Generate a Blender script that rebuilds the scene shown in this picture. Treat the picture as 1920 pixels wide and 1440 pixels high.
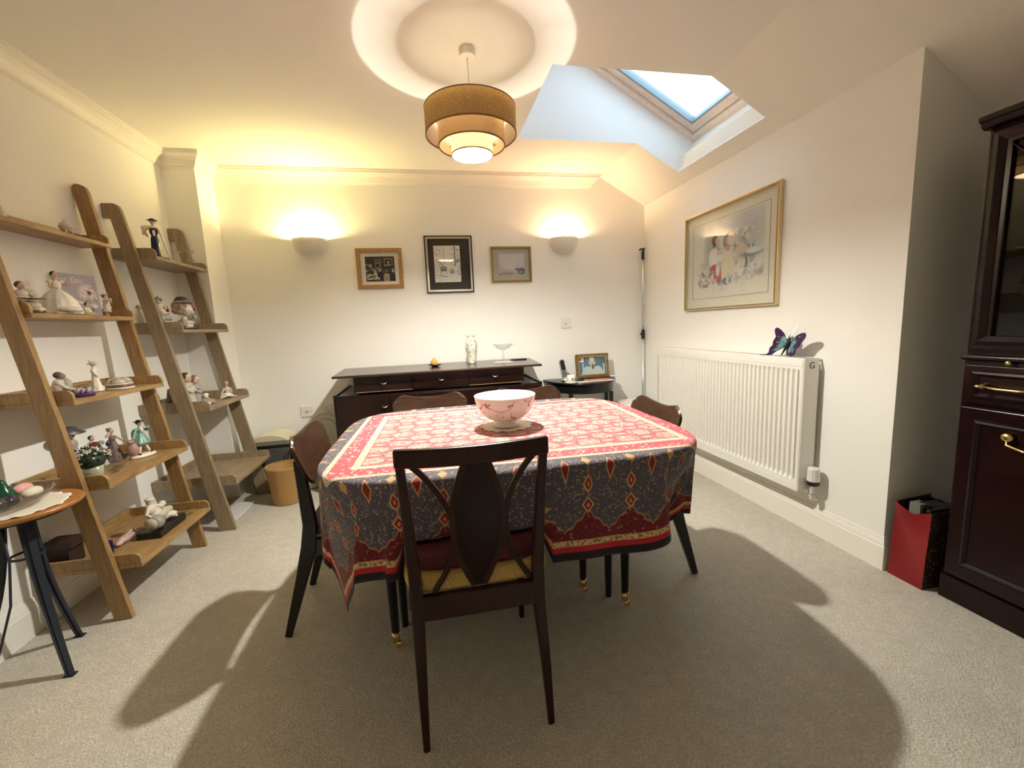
import bpy, bmesh, math, random
import numpy as np
from mathutils import Vector, Matrix
for o in list(bpy.data.objects): bpy.data.objects.remove(o)
SC = bpy.context.scene
COL = SC.collection
random.seed(7)
# ---------------------------------------------------------------- camera
cd = bpy.data.cameras.new('camera'); cam = bpy.data.objects.new('camera', cd); COL.objects.link(cam)
cd.sensor_fit = 'HORIZONTAL'; cd.sensor_width = 36.0; cd.lens = 788.275/1920*36.0; cd.clip_start = .02
_r = Vector((0.98040444, -0.19217514, -0.04331115)); _u = Vector((0.06862608, 0.12709412, 0.98951379)); _f = Vector((0.18465536, 0.97309599, -0.13779187))
_m = Matrix((( _r.x, _u.x, -_f.x, 0), (_r.y, _u.y, -_f.y, 0), (_r.z, _u.z, -_f.z, 1.16746), (0, 0, 0, 1)))
cam.matrix_world = _m
SC.camera = cam
# ---------------------------------------------------------------- world, exposure
w = bpy.data.worlds.new('sky'); SC.world = w; w.use_nodes = True
bg = w.node_tree.nodes['Background']; bg.inputs[0].default_value = (0.61, 0.81, 1.0, 1); bg.inputs[1].default_value = 1.05
SC.view_settings.view_transform = 'Standard'; SC.view_settings.look = 'None'
SC.view_settings.exposure = 1.98; SC.view_settings.gamma = 1.0; SC.view_settings.use_curve_mapping = False
SC.cycles.max_bounces = 14; SC.cycles.diffuse_bounces = 10; SC.cycles.transparent_max_bounces = 16
SC.cycles.sample_clamp_indirect = 8.0; SC.cycles.use_denoising = True
PENDANT = 1560.0; SCONCE_A = 470.0; SCONCE_B = 280.0
# ---------------------------------------------------------------- node helpers
class S:
    def __init__(s, nt, o): s.nt = nt; s.o = o
    def _m(s, op, b=None, c=None):
        n = s.nt.nodes.new('ShaderNodeMath'); n.operation = op
        for i, v in enumerate((s, b, c)):
            if v is None: continue
            if isinstance(v, S): s.nt.links.new(v.o, n.inputs[i])
            else: n.inputs[i].default_value = v
        return S(s.nt, n.outputs[0])
    def __add__(s, b): return s._m('ADD', b)
    __radd__ = __add__
    def __sub__(s, b): return s._m('SUBTRACT', b)
    def __rsub__(s, b): return (s*-1)+b
    def __mul__(s, b): return s._m('MULTIPLY', b)
    __rmul__ = __mul__
    def __truediv__(s, b): return s._m('DIVIDE', b)
    def lt(s, b): return s._m('LESS_THAN', b)
    def gt(s, b): return s._m('GREATER_THAN', b)
    def ab(s): return s._m('ABSOLUTE')
    def mn(s, b): return s._m('MINIMUM', b)
    def mx(s, b): return s._m('MAXIMUM', b)
    def sin(s): return s._m('SINE')
    def fr(s): return s._m('FRACT')
    def pp(s, b): return s._m('PINGPONG', b)
    def ma(s, b, c): return s._m('MULTIPLY_ADD', b, c)
def rgb(c): return (c[0], c[1], c[2], 1)
def mixc(nt, f, a, b):
    n = nt.nodes.new('ShaderNodeMix'); n.data_type = 'RGBA'
    for sock, v in ((n.inputs[0], f), (n.inputs[6], a), (n.inputs[7], b)):
        if isinstance(v, S): nt.links.new(v.o, sock)
        elif isinstance(v, (tuple, list)): sock.default_value = rgb(v)
        else: sock.default_value = v
    return S(nt, n.outputs[2])
def coords(nt, kind='Object', scale=(1, 1, 1)):
    t = nt.nodes.new('ShaderNodeTexCoord'); mp = nt.nodes.new('ShaderNodeMapping'); mp.inputs['Scale'].default_value = scale
    nt.links.new(t.outputs[kind], mp.inputs['Vector']); return mp.outputs[0]
def noise(nt, vec, scale, detail=3, rough=.5, dist=0.0):
    n = nt.nodes.new('ShaderNodeTexNoise'); n.inputs['Scale'].default_value = scale; n.inputs['Detail'].default_value = detail
    n.inputs['Roughness'].default_value = rough; n.inputs['Distortion'].default_value = dist
    if vec is not None: nt.links.new(vec, n.inputs['Vector'])
    return S(nt, n.outputs['Fac'])
def voro(nt, vec, scale, out='Distance', feat='F1'):
    n = nt.nodes.new('ShaderNodeTexVoronoi'); n.inputs['Scale'].default_value = scale; n.feature = feat
    nt.links.new(vec, n.inputs['Vector']); return S(nt, n.outputs[out])
def bump(nt, b, h, strength=.2, dist=.002):
    n = nt.nodes.new('ShaderNodeBump'); n.inputs['Strength'].default_value = strength; n.inputs['Distance'].default_value = dist
    nt.links.new(h.o, n.inputs['Height']); nt.links.new(n.outputs[0], b.inputs['Normal'])
def mat(name, c=(.8, .8, .8), rough=.5, metal=0.0, fn=None, **kw):
    m = bpy.data.materials.new(name); m.use_nodes = True; nt = m.node_tree; b = nt.nodes['Principled BSDF']
    b.inputs['Base Color'].default_value = rgb(c); b.inputs['Roughness'].default_value = rough; b.inputs['Metallic'].default_value = metal
    for k, v in kw.items(): b.inputs[k].default_value = v
    if fn:
        r = fn(nt, b)
        if isinstance(r, S): nt.links.new(r.o, b.inputs['Base Color'])
    return m
def woodfn(c1, c2, sc=(1, 1, 1), k=14.0, bs=.05):
    def fn(nt, b):
        v = coords(nt, 'Object', sc)
        a = noise(nt, v, k, 5, .6, .6); a2 = noise(nt, v, k*6, 2, .5)
        f = (a*1.7-.35)._m('ADD', (a2-.5)*.45)
        bump(nt, b, a2, bs, .001)
        return mixc(nt, f, c1, c2)
    return fn
def mottle(c1, c2, k=30.0, detail=3, b_=0.0):
    def fn(nt, b):
        a = noise(nt, coords(nt), k, detail)
        if b_: bump(nt, b, a, b_, .002)
        return mixc(nt, a*2-.5, c1, c2)
    return fn
def glass(name, tint=(.97, .98, .98), fres=1.45, rough=0.0, base=.04):
    m = bpy.data.materials.new(name); m.use_nodes = True; nt = m.node_tree; nt.nodes.clear()
    o = nt.nodes.new('ShaderNodeOutputMaterial'); tr = nt.nodes.new('ShaderNodeBsdfTransparent'); tr.inputs[0].default_value = rgb(tint)
    g = nt.nodes.new('ShaderNodeBsdfGlossy'); g.inputs['Roughness'].default_value = rough
    f = nt.nodes.new('ShaderNodeLayerWeight'); f0 = .8*((fres-1)/(fres+1))**2; fc = S(nt, f.outputs['Facing'])._m('POWER', 5.0)*(1-f0)+f0
    mx = nt.nodes.new('ShaderNodeMixShader'); nt.links.new(fc.o, mx.inputs[0]); nt.links.new(tr.outputs[0], mx.inputs[1]); nt.links.new(g.outputs[0], mx.inputs[2])
    nt.links.new(mx.outputs[0], o.inputs[0]); return m
def emis(name, c, s):
    m = bpy.data.materials.new(name); m.use_nodes = True; nt = m.node_tree; nt.nodes.clear()
    o = nt.nodes.new('ShaderNodeOutputMaterial'); e = nt.nodes.new('ShaderNodeEmission'); e.inputs[0].default_value = rgb(c); e.inputs[1].default_value = s
    nt.links.new(e.outputs[0], o.inputs[0]); return m
def fabric_thin(name, c, tc, t=.4, weave=0):
    m = bpy.data.materials.new(name); m.use_nodes = True; nt = m.node_tree; nt.nodes.clear()
    o = nt.nodes.new('ShaderNodeOutputMaterial'); d = nt.nodes.new('ShaderNodeBsdfDiffuse'); tl = nt.nodes.new('ShaderNodeBsdfTranslucent')
    d.inputs[0].default_value = rgb(c); tl.inputs[0].default_value = rgb(tc)
    if weave:
        v = coords(nt); a = noise(nt, coords(nt, 'Object', (1, 1, 3)), 160, 2); f = a*2.4-.7
        cc = mixc(nt, f, tuple(x*.62 for x in c), tuple(min(1, x*1.25) for x in c)); nt.links.new(cc.o, d.inputs[0])
        c2 = mixc(nt, f, tuple(x*.55 for x in tc), tuple(min(1, x*1.35) for x in tc)); nt.links.new(c2.o, tl.inputs[0])
    mx = nt.nodes.new('ShaderNodeMixShader'); mx.inputs[0].default_value = t
    nt.links.new(d.outputs[0], mx.inputs[1]); nt.links.new(tl.outputs[0], mx.inputs[2]); nt.links.new(mx.outputs[0], o.inputs[0]); return m
# ---------------------------------------------------------------- mesh builder
WPOS = {}
class MB:
    def __init__(s): s.v = []; s.f = []; s.c = {}
    def add(s, vs, fs):
        n = len(s.v); s.v += [tuple(map(float, q)) for q in vs]; s.f += [tuple(n+i for i in f) for f in fs]; return s
    def box(s, lo, hi):
        x0, y0, z0 = lo; x1, y1, z1 = hi
        return s.add([(x0,y0,z0),(x1,y0,z0),(x1,y1,z0),(x0,y1,z0),(x0,y0,z1),(x1,y0,z1),(x1,y1,z1),(x0,y1,z1)],
                     [(0,3,2,1),(4,5,6,7),(0,1,5,4),(1,2,6,5),(2,3,7,6),(3,0,4,7)])
    def obox(s, c, sz, R):   # oriented box; R = 3 axis vectors
        c = Vector(c); vs = []
        for k in (-.5, .5):
            for j in (-.5, .5):
                for i in (-.5, .5):
                    vs.append(c+Vector(R[0])*sz[0]*i+Vector(R[1])*sz[1]*j+Vector(R[2])*sz[2]*k)
        return s.add(vs, [(0,2,3,1),(4,5,7,6),(0,1,5,4),(1,3,7,5),(3,2,6,7),(2,0,4,6)])
    def prism(s, poly, ax, a, b):   # poly in the two other axes (cyclic order), extruded on axis ax from a to b
        n = len(poly)
        def P(p, t):
            if ax == 'x': return (t, p[0], p[1])
            if ax == 'y': return (p[0], t, p[1])
            return (p[0], p[1], t)
        vs = [P(p, a) for p in poly]+[P(p, b) for p in poly]
        fs = [tuple(range(n))[::-1], tuple(range(n, 2*n))]+[(i, (i+1) % n, n+(i+1) % n, n+i) for i in range(n)]
        return s.add(vs, fs)
    def lathe(s, prof, c=(0, 0, 0), n=32, sx=1.0, sy=1.0, a0=0.0, a1=2*math.pi, wob=None):
        full = abs(a1-a0-2*math.pi) < 1e-6; m = n if full else n+1; vs = []; L = len(prof)
        for i in range(m):
            a = a0+(a1-a0)*i/n; w_ = wob(a) if wob else 1.0
            for r, z in prof: vs.append((c[0]+r*w_*sx*math.cos(a), c[1]+r*w_*sy*math.sin(a), c[2]+z))
        fs = []
        for i in range(n):
            j = (i+1) % m
            for k in range(L-1): fs.append((i*L+k, j*L+k, j*L+k+1, i*L+k+1))
        return s.add(vs, fs)
    def tube(s, pts, r, n=10, closed=False, flat=None):
        pts = [Vector(p) for p in pts]; N = len(pts)
        rr = r if isinstance(r, (list, tuple)) else [r]*N; vs = []; up = Vector((0, 0, 1)); prev = None
        for i, p in enumerate(pts):
            if closed: t = (pts[(i+1) % N]-pts[i-1])
            else: t = pts[min(i+1, N-1)]-pts[max(i-1, 0)]
            t.normalize()
            if prev is None:
                q = up if abs(t.z) < .9 else Vector((1, 0, 0)); a = t.cross(q).normalized()
            else:
                a = prev-t*prev.dot(t)
                a = a.normalized() if a.length > 1e-6 else t.cross(up).normalized()
            prev = a; b = t.cross(a)
            for k in range(n):
                th = 2*math.pi*k/n; e = rr[i]
                vs.append(p+a*math.cos(th)*e+b*math.sin(th)*e*(flat or 1))
        fs = [(i*n+k, i*n+(k+1) % n, ((i+1) % N)*n+(k+1) % n, ((i+1) % N)*n+k) for i in range(N if closed else N-1) for k in range(n)]
        if not closed: fs += [tuple(range(n))[::-1], tuple(range((N-1)*n, N*n))]
        return s.add(vs, fs)
    def beam(s, pts, wd, dp, up=(0, 0, 1)):   # rectangular section; wd along t x up, dp along the remaining axis
        pts = [Vector(p) for p in pts]; N = len(pts); up = Vector(up); vs = []
        W = wd if isinstance(wd, (list, tuple)) else [wd]*N; D_ = dp if isinstance(dp, (list, tuple)) else [dp]*N
        for i, p in enumerate(pts):
            t = (pts[min(i+1, N-1)]-pts[max(i-1, 0)]).normalized(); a = t.cross(up).normalized(); b = a.cross(t)
            for (x, y) in ((-.5, -.5), (.5, -.5), (.5, .5), (-.5, .5)): vs.append(p+a*W[i]*x+b*D_[i]*y)
        fs = [(i*4+k, i*4+(k+1) % 4, i*4+4+(k+1) % 4, i*4+4+k) for i in range(N-1) for k in range(4)]
        fs += [(3, 2, 1, 0), ((N-1)*4, (N-1)*4+1, (N-1)*4+2, (N-1)*4+3)]
        return s.add(vs, fs)
    def ell(s, c, r, n=16, m=10, rot=None):
        if not isinstance(r, (list, tuple)): r = (r, r, r)
        M = rot or Matrix.Identity(3); vs = []
        for j in range(m+1):
            ph = math.pi*j/m
            for i in range(n):
                th = 2*math.pi*i/n; q = M @ Vector((r[0]*math.sin(ph)*math.cos(th), r[1]*math.sin(ph)*math.sin(th), r[2]*math.cos(ph)))
                vs.append((c[0]+q.x, c[1]+q.y, c[2]+q.z))
        fs = [(j*n+i, j*n+n+i, j*n+n+(i+1) % n, j*n+(i+1) % n) for j in range(m) for i in range(n)]
        return s.add(vs, fs)
    def surf(s, fn, nu, nv, wrap=False):
        vs = [fn(i/nu, j/nv) for i in range(nu+1) for j in range(nv+1)]
        return s.add(vs, [(i*(nv+1)+j, (i+1)*(nv+1)+j, (i+1)*(nv+1)+j+1, i*(nv+1)+j+1) for i in range(nu) for j in range(nv)])
    def xf(s, M):
        s.v = [tuple(M @ Vector(q)) for q in s.v]; return s
    def build(s, name, m, parent=None, smooth=False, bevel=0, sub=0, solid=0, remesh=0, loc=None, seg=2, world=True, weld=True, soff=-1, smit=0):
        me = bpy.data.meshes.new(name)
        if parent is not None: o0 = Vector(WPOS.get(parent.name, (0, 0, 0)))
        else: o0 = Vector(loc) if loc else Vector((0, 0, 0))
        if not world: o0 = Vector((0, 0, 0)) if parent is not None else o0
        sub0 = o0 if world else Vector((0, 0, 0))
        me.from_pydata([tuple(Vector(q)-sub0) for q in s.v], [], s.f)
        bm = bmesh.new(); bm.from_mesh(me)
        if weld: bmesh.ops.remove_doubles(bm, verts=bm.verts, dist=1e-6)
        bmesh.ops.recalc_face_normals(bm, faces=bm.faces); bm.to_mesh(me); bm.free()
        me.materials.append(m)
        ob = bpy.data.objects.new(name, me); COL.objects.link(ob)
        if parent is not None: ob.parent = parent; WPOS[ob.name] = o0 if world else Vector((0, 0, 0))
        else: ob.location = o0; WPOS[ob.name] = o0
        if smooth:
            for p in me.polygons: p.use_smooth = True
        if solid: q = ob.modifiers.new('t', 'SOLIDIFY'); q.thickness = solid; q.offset = soff
        if remesh:
            q = ob.modifiers.new('r', 'REMESH'); q.mode = 'VOXEL'; q.voxel_size = remesh; q.use_smooth_shade = True
            if smit: q = ob.modifiers.new('s', 'SMOOTH'); q.factor = .5; q.iterations = smit
        if bevel:
            q = ob.modifiers.new('b', 'BEVEL'); q.width = bevel; q.segments = seg; q.limit_method = 'ANGLE'; q.angle_limit = math.radians(35)
            if not smooth: q.harden_normals = False
        if sub: q = ob.modifiers.new('d', 'SUBSURF'); q.levels = sub; q.render_levels = sub
        return ob
def tag(o, label=None, cat=None, group=None, kind=None):
    if label: o['label'] = label
    if cat: o['category'] = cat
    if group: o['group'] = group
    if kind: o['kind'] = kind
    return o
def thing(name, label, cat, loc=(0, 0, 0), rz=0.0, group=None):
    o = bpy.data.objects.new(name, None); COL.objects.link(o); o.empty_display_size = .05
    o.location = loc; o.rotation_euler = (0, 0, rz); WPOS[o.name] = Vector(loc); return tag(o, label, cat, group)
def struct(name, mb, m, **k):
    return tag(mb.build(name, m, None, **k), kind='structure')
def dup(src, loc, rz=None, label=None, parent=None):
    c = src.copy(); COL.objects.link(c)
    if parent is not None: c.parent = parent
    else:
        c.location = loc
        if rz is not None: c.rotation_euler = (0, 0, rz)
        if label: c['label'] = label
    for ch in [o for o in bpy.data.objects if o.parent == src]: dup(ch, None, None, None, c)
    return c
def rpoly(x0, z0, x1, z1, r, n=6):   # rounded rectangle polygon
    o = []
    for cx, cz, a in ((x1-r, z1-r, 0), (x0+r, z1-r, 90), (x0+r, z0+r, 180), (x1-r, z0+r, 270)):
        for k in range(n+1):
            t = math.radians(a+90*k/n); o.append((cx+r*math.cos(t), cz+r*math.sin(t)))
    return o
def lettering(name, txt, size, m, parent, R, loc, ext=.0006, align='CENTER'):
    cu = bpy.data.curves.new(name, 'FONT'); cu.body = txt; cu.size = size; cu.extrude = ext; cu.align_x = align; cu.align_y = 'CENTER'
    cu.materials.append(m); tmp = bpy.data.objects.new(name+'_curve', cu); COL.objects.link(tmp); bpy.context.view_layer.update()
    me = bpy.data.meshes.new_from_object(tmp.evaluated_get(bpy.context.evaluated_depsgraph_get())); bpy.data.objects.remove(tmp)
    o = bpy.data.objects.new(name, me); COL.objects.link(o); o.parent = parent
    M = Matrix.Identity(4)
    for i in range(3):
        for j in range(3): M[j][i] = R[i][j]
    M.translation = Vector(loc)-Vector(WPOS.get(parent.name, (0, 0, 0))); o.matrix_basis = M; return o
def paint(name, parent, O, U, Vv, W, H, nx, ny, bgc, strokes, m=None, jit=.05, seed=1):
    """flat printed sheet W x H (corner O, unit axes U, V): a colour per vertex, painted by soft ellipses, boxes and lines in 0..1 units"""
    rs = np.random.RandomState(seed); X, Y = np.meshgrid(np.linspace(0, 1, nx+1), np.linspace(0, 1, ny+1), indexing='ij')
    C = np.zeros((nx+1, ny+1, 3)); C[:] = bgc
    for st in strokes:
        k = st[0]
        if k == 'e':
            _, cx, cy, rx, ry, col, so = st; d = ((X-cx)/rx)**2+((Y-cy)/ry)**2; a = np.clip((1-d)/max(so, 1e-3), 0, 1)
        elif k == 'b':
            _, x0, y0, x1, y1, col, so = st; a = ((X >= x0) & (X <= x1) & (Y >= y0) & (Y <= y1)).astype(float)*so
        elif k == 'l':
            _, x0, y0, x1, y1, wd, col = st; dx, dy = x1-x0, y1-y0; t = np.clip(((X-x0)*dx+(Y-y0)*dy)/(dx*dx+dy*dy+1e-9), 0, 1)
            a = (np.hypot(X-x0-t*dx, (Y-y0-t*dy)*H/W) < wd).astype(float)
        elif k == 'g':
            _, c0, c1 = st; C = C*0+(np.array(c0)*(1-Y[..., None])+np.array(c1)*Y[..., None]); continue
        elif k == 's':   # scatter blobs
            _, x0, y0, x1, y1, num, rad, cols, so = st
            for q in range(num):
                cx, cy = rs.uniform(x0, x1), rs.uniform(y0, y1); col = cols[rs.randint(len(cols))]; rr = rad*rs.uniform(.5, 1.3)
                d = ((X-cx)/rr)**2+((Y-cy)*H/W/rr)**2; a = np.clip((1-d)*2, 0, 1)*so; C = C*(1-a[..., None])+np.array(col)*a[..., None]
            continue
        C = C*(1-a[..., None])+np.array(col)*a[..., None]
    C *= 1+rs.uniform(-jit, jit, C.shape[:2])[..., None]
    O, U, Vv = Vector(O), Vector(U), Vector(Vv); mb = MB(); mb.surf(lambda a, b: O+U*W*a+Vv*H*b, nx, ny)
    ob = mb.build(name, m or M['print'], parent, weld=False)
    at = ob.data.color_attributes.new('col', 'FLOAT_COLOR', 'POINT')
    at.data.foreach_set('color', np.concatenate([np.clip(C, 0, 1).reshape(-1, 3), np.ones(((nx+1)*(ny+1), 1))], 1).ravel())
    return ob
M = {}
def _attr(nt, b):
    n = nt.nodes.new('ShaderNodeVertexColor'); n.layer_name = 'col'; return S(nt, n.outputs[0])
M['print'] = mat('printed paper', rough=.6, fn=_attr)
WALLC = (.868, .868, .83)
def wallfn(nt, b):
    a = noise(nt, coords(nt), 260, 2); bump(nt, b, a, .06, .001); return None
M['wall'] = mat('cream wall paint', WALLC, .75, fn=wallfn)
M['ceil'] = mat('ceiling paint', (.85, .85, .79), .8, fn=wallfn)
M['trim'] = mat('white trim gloss', (.86, .84, .78), .35)
M['shaft'] = mat('white shaft paint', (.86, .87, .86), .7)
def carpetfn(nt, b):
    v = coords(nt); a = noise(nt, v, 330, 3, .7); big = noise(nt, v, 1.7, 4, .6, .4); md = noise(nt, v, 22, 3, .6)
    tuft = voro(nt, v, 170)
    bump(nt, b, a*.6+tuft*.8, .55, .006)
    a3 = noise(nt, v, 120, 3, .75)
    c = mixc(nt, (a*.5+a3*.5)*3.2-1.1, (.31, .285, .225), (.86, .82, .73))
    c = mixc(nt, (md*2.6-.95)._m('MAXIMUM', 0.0)*.55, c, (.44, .41, .335))
    st = (big*4.2-2.1)._m('MAXIMUM', 0.0)._m('MINIMUM', 1.0)
    c = mixc(nt, st*.38, c, (.38, .36, .30))
    sp = voro(nt, v, 4.3); spot = (0.02-sp)._m('GREATER_THAN', 0.0)
    return mixc(nt, spot*.7, c, (.16, .13, .09))
M['carpet'] = mat('beige carpet', rough=.95, fn=carpetfn)
M['oak'] = mat('warm oak', rough=.42, fn=woodfn((.21, .112, .036), (.50, .325, .14), (14, 1.5, 3), 6))
M['oakv'] = mat('warm oak upright', rough=.42, fn=woodfn((.20, .105, .036), (.45, .285, .12), (14, 14, 1.2), 6))
M['ash'] = mat('greyed oak', rough=.48, fn=woodfn((.19, .135, .078), (.43, .335, .215), (14, 1.5, 3), 6))
M['ashv'] = mat('greyed oak upright', rough=.48, fn=woodfn((.18, .125, .07), (.40, .305, .19), (14, 14, 1.2), 6))
M['teak'] = mat('teak plywood', rough=.33, fn=woodfn((.028, .011, .006), (.075, .034, .016), (2, 2, 14), 5))
M['dteak'] = mat('dark tola veneer', rough=.28, fn=woodfn((.009, .003, .0025), (.026, .008, .006), (2, 8, 12), 5))
M['sbtop'] = mat('sideboard top', rough=.22, fn=woodfn((.03, .016, .011), (.065, .037, .024), (1.5, 12, 10), 5))
M['blackleg'] = mat('ebonised wood', (.007, .007, .008), .3)
M['mahog'] = mat('dark mahogany', **{"Specular IOR Level": .3}, rough=.25, fn=woodfn((.006, .0016, .0016), (.018, .0045, .004), (3, 3, 14), 5))
M['redwood'] = mat('afrormosia chair wood', **{"Specular IOR Level": .3}, rough=.33, fn=woodfn((.016, .005, .004), (.042, .012, .008), (10, 10, 2), 5))
M['brass'] = mat('brass', (.75, .52, .22), .25, 1.0)
M['chrome'] = mat('chrome', (.8, .8, .8), .12, 1.0)
M['alu'] = mat('aluminium', (.72, .73, .74), .35, 1.0)
M['black'] = mat('black plastic', (.012, .012, .013), .35)
M['white'] = mat('white enamel', (.84, .83, .78), .3)
M['plastic'] = mat('white plastic', (.8, .79, .76), .35)
M['glass'] = glass('thin glass')
M['crystal'] = glass('crystal', (.95, .965, .965), 1.9, .03)
M['porc'] = mat('glazed porcelain', (.82, .79, .72), .2)
M['bisque'] = mat('bisque', (.72, .66, .56), .55)
M['cream'] = mat('cream card', (.82, .78, .66), .7)
M['iron'] = mat('blue-black iron', (.03, .035, .05), .45, .3)
# ---------------------------------------------------------------- the room shell
L, R_, D, H, XB, ZR = -1.672, 1.946, 3.600, 2.4, 1.523, 2.162
YN, YF, XS0, XS1, YC = 2.121, 2.931, .668, 1.850, 1.434
YB, XA = -1.7, 2.44
sl = lambda x: H+(ZR-H)*(x-XB)/(R_-XB)
struct('floor', MB().box((L-.1, YB-.1, -.1), (XA+.1, D+.1, 0)), M['carpet'])
struct('wall_left', MB().box((L-.1, YB-.1, 0), (L, D+.1, H+.1)), M['wall'])
struct('wall_back', MB().box((L, D, 0), (XA+.1, D+.1, H+.1)), M['wall'])
struct('wall_right', MB().box((R_, YC, 0), (XA+.1, D, H)), M['wall'])
struct('wall_alcove', MB().box((XA, YB-.1, 0), (XA+.1, YC, H)), M['wall'])
struct('wall_front', MB().box((L, YB-.1, 0), (XA, YB, H+.1)), M['wall'])
struct('wall_pier', MB().box((L, 3.335, 0), (-1.470, D, H)), M['wall'])
cm = MB()
TH = .004
for lo, hi in (((L, YB), (XS0-TH, D)), ((XS0-TH, YB), (XB, YN-TH)), ((XS0-TH, YF+TH), (XB, D))):
    cm.box((lo[0], lo[1], H), (hi[0], hi[1], H+.1))
def slab(x0, x1, y0, y1):
    cm.prism([(x0, sl(x0)), (x1, sl(x1)), (x1, sl(x1)+.1), (x0, sl(x0)+.1)], 'y', y0, y1)
slab(XB, XA, YB, YN-TH); slab(XB, XA, YF+TH, D); slab(XS1+TH, XA, YN-TH, YF+TH)
struct('ceiling', cm, M['ceil'])
# light shaft up to the roof window; window plane is parallel to the slope, .25 above it
du = Vector((-.8715, 0, .4904)); dn = Vector((.4904, 0, .8715)); lowc = Vector((XS1, 0, sl(XS1))); up0 = lowc+dn*.25
shp = [(XS0, H), (XB, H), (XS1, sl(XS1)), (up0.x, up0.z), (up0.x+du.x*1.497, up0.z+du.z*1.497), (XS0, 3.16)]
sh = MB()
sh.prism(shp, 'y', YF, YF+TH); sh.prism(shp, 'y', YN-TH, YN)
sh.box((XS0-TH, YN-TH, H), (XS0, YF+TH, 3.2))
sh.prism([(XS1, sl(XS1)), (up0.x, up0.z), (up0.x+TH, up0.z-.002), (XS1+TH, sl(XS1)-.002)], 'y', YN-TH, YF+TH)
wt = up0+du*1.18; we = up0+du*1.51
sh.prism([(wt.x, wt.z), (we.x, we.z), (we.x+.03*dn.x, we.z+.03), (wt.x+.03*dn.x, wt.z+.03)], 'y', YN-.03, YF+.03)
struct('wall_shaft', sh, M['shaft'])
# roof window
def pinefn(nt, b):
    v = coords(nt, 'Object', (3, 3, 3)); return mixc(nt, noise(nt, v, 18, 3, .5, 1.0)*1.6-.3, (.74, .60, .48), (.90, .80, .70))
M['pine'] = mat('pine', rough=.4, fn=pinefn)
M['gask'] = mat('grey seal', (.30, .38, .44), .5)
wn = thing('window_1', None, None, (up0.x, YF, up0.z)); wn['kind'] = 'structure'
def wbar(mb, a0, a1, y0, y1, n0, n1):   # a along the slope, n above the shaft end
    p = [up0+du*a0+dn*n0, up0+du*a1+dn*n0, up0+du*a1+dn*n1, up0+du*a0+dn*n1]
    mb.prism([(q.x, q.z) for q in p], 'y', y0, y1)
def wframe(name, m, ins, wd, n0, n1, par):
    mb = MB(); a0, a1, y0, y1 = ins, 1.18-ins, YN+ins, YF-ins
    wbar(mb, a0, a0+wd, y0, y1, n0, n1); wbar(mb, a1-wd, a1, y0, y1, n0, n1)
    wbar(mb, a0+wd, a1-wd, y0, y0+wd, n0, n1); wbar(mb, a0+wd, a1-wd, y1-wd, y1, n0, n1)
    return mb.build(name, m, par)
fr_ = wframe('window_frame', M['pine'], 0.0, .045, -.012, .07, wn)
sa = wframe('sash', M['pine'], .05, .055, .008, .06, wn)
wframe('seal', M['gask'], .105, .012, .012, .055, sa)
g = MB(); wbar(g, .11, 1.07, YN+.11, YF-.11, .034, .038); g.build('pane', M['glass'], sa)
# cornices
CP = [(0, 0), (.006, 0), (.006, .008), (.012, .010), (.018, .026), (.028, .046), (.042, .062), (.05, .070), (.056, .073), (.056, .086), (.062, .088), (.062, .1), (0, .1)]
def cornice(path, cap):   # path: list of (x,y, outward dirs) handled as mitred sections
    mb = MB(); n = len(CP)
    vs = []
    for (x, y, dx, dy, ex) in path:
        for (p, z) in CP: vs.append((x+dx*p+ex[0]*(.1-z), y+dy*p+ex[1]*(.1-z), 2.3+z))
    fs = [(i*n+k, i*n+(k+1) % n, (i+1)*n+(k+1) % n, (i+1)*n+k) for i in range(len(path)-1) for k in range(n)]
    fs += [tuple(range(n))[::-1], tuple(range((len(path)-1)*n, len(path)*n))]
    return mb.add(vs, fs)
z0 = (0, 0)
path = [(L, YB, 1, 1, z0), (L, 3.335, 1, -1, z0), (-1.47, 3.335, 1, -1, z0), (-1.47, D, 1, -1, z0), (1.53, D, 0, -1, (-1.0, 0))]
struct('trim_1', cornice(path, 0), M['trim'])
# skirting
BP = [(0, 0), (.016, 0), (.016, .108), (.013, .112), (.013, .118), (.010, .130), (.006, .140), (.004, .15), (0, .15)]
def skirt(name, path):
    mb = MB(); n = len(BP); vs = [(x+dx*p, y+dy*p, z) for (x, y, dx, dy) in path for (p, z) in BP]
    fs = [(i*n+k, i*n+(k+1) % n, (i+1)*n+(k+1) % n, (i+1)*n+k) for i in range(len(path)-1) for k in range(n)]
    fs += [tuple(range(n))[::-1], tuple(range((len(path)-1)*n, len(path)*n))]
    struct(name, mb.add(vs, fs), M['trim'])
skirt('baseboard_left', [(L, YB, 1, 0), (L, 3.335, 1, -1), (-1.47, 3.335, 1, -1), (-1.47, D, 1, -1)])
skirt('baseboard_back', [(-1.454, D, 0, -1), (R_-.016, D, 0, -1)])
skirt('baseboard_right', [(R_, D, -1, -1), (R_, YC, -1, -1), (XA-.017, YC, -1, -1)])
skirt('baseboard_alcove', [(XA, YC-.017, -1, 0), (XA, YB, -1, 1)])
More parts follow.
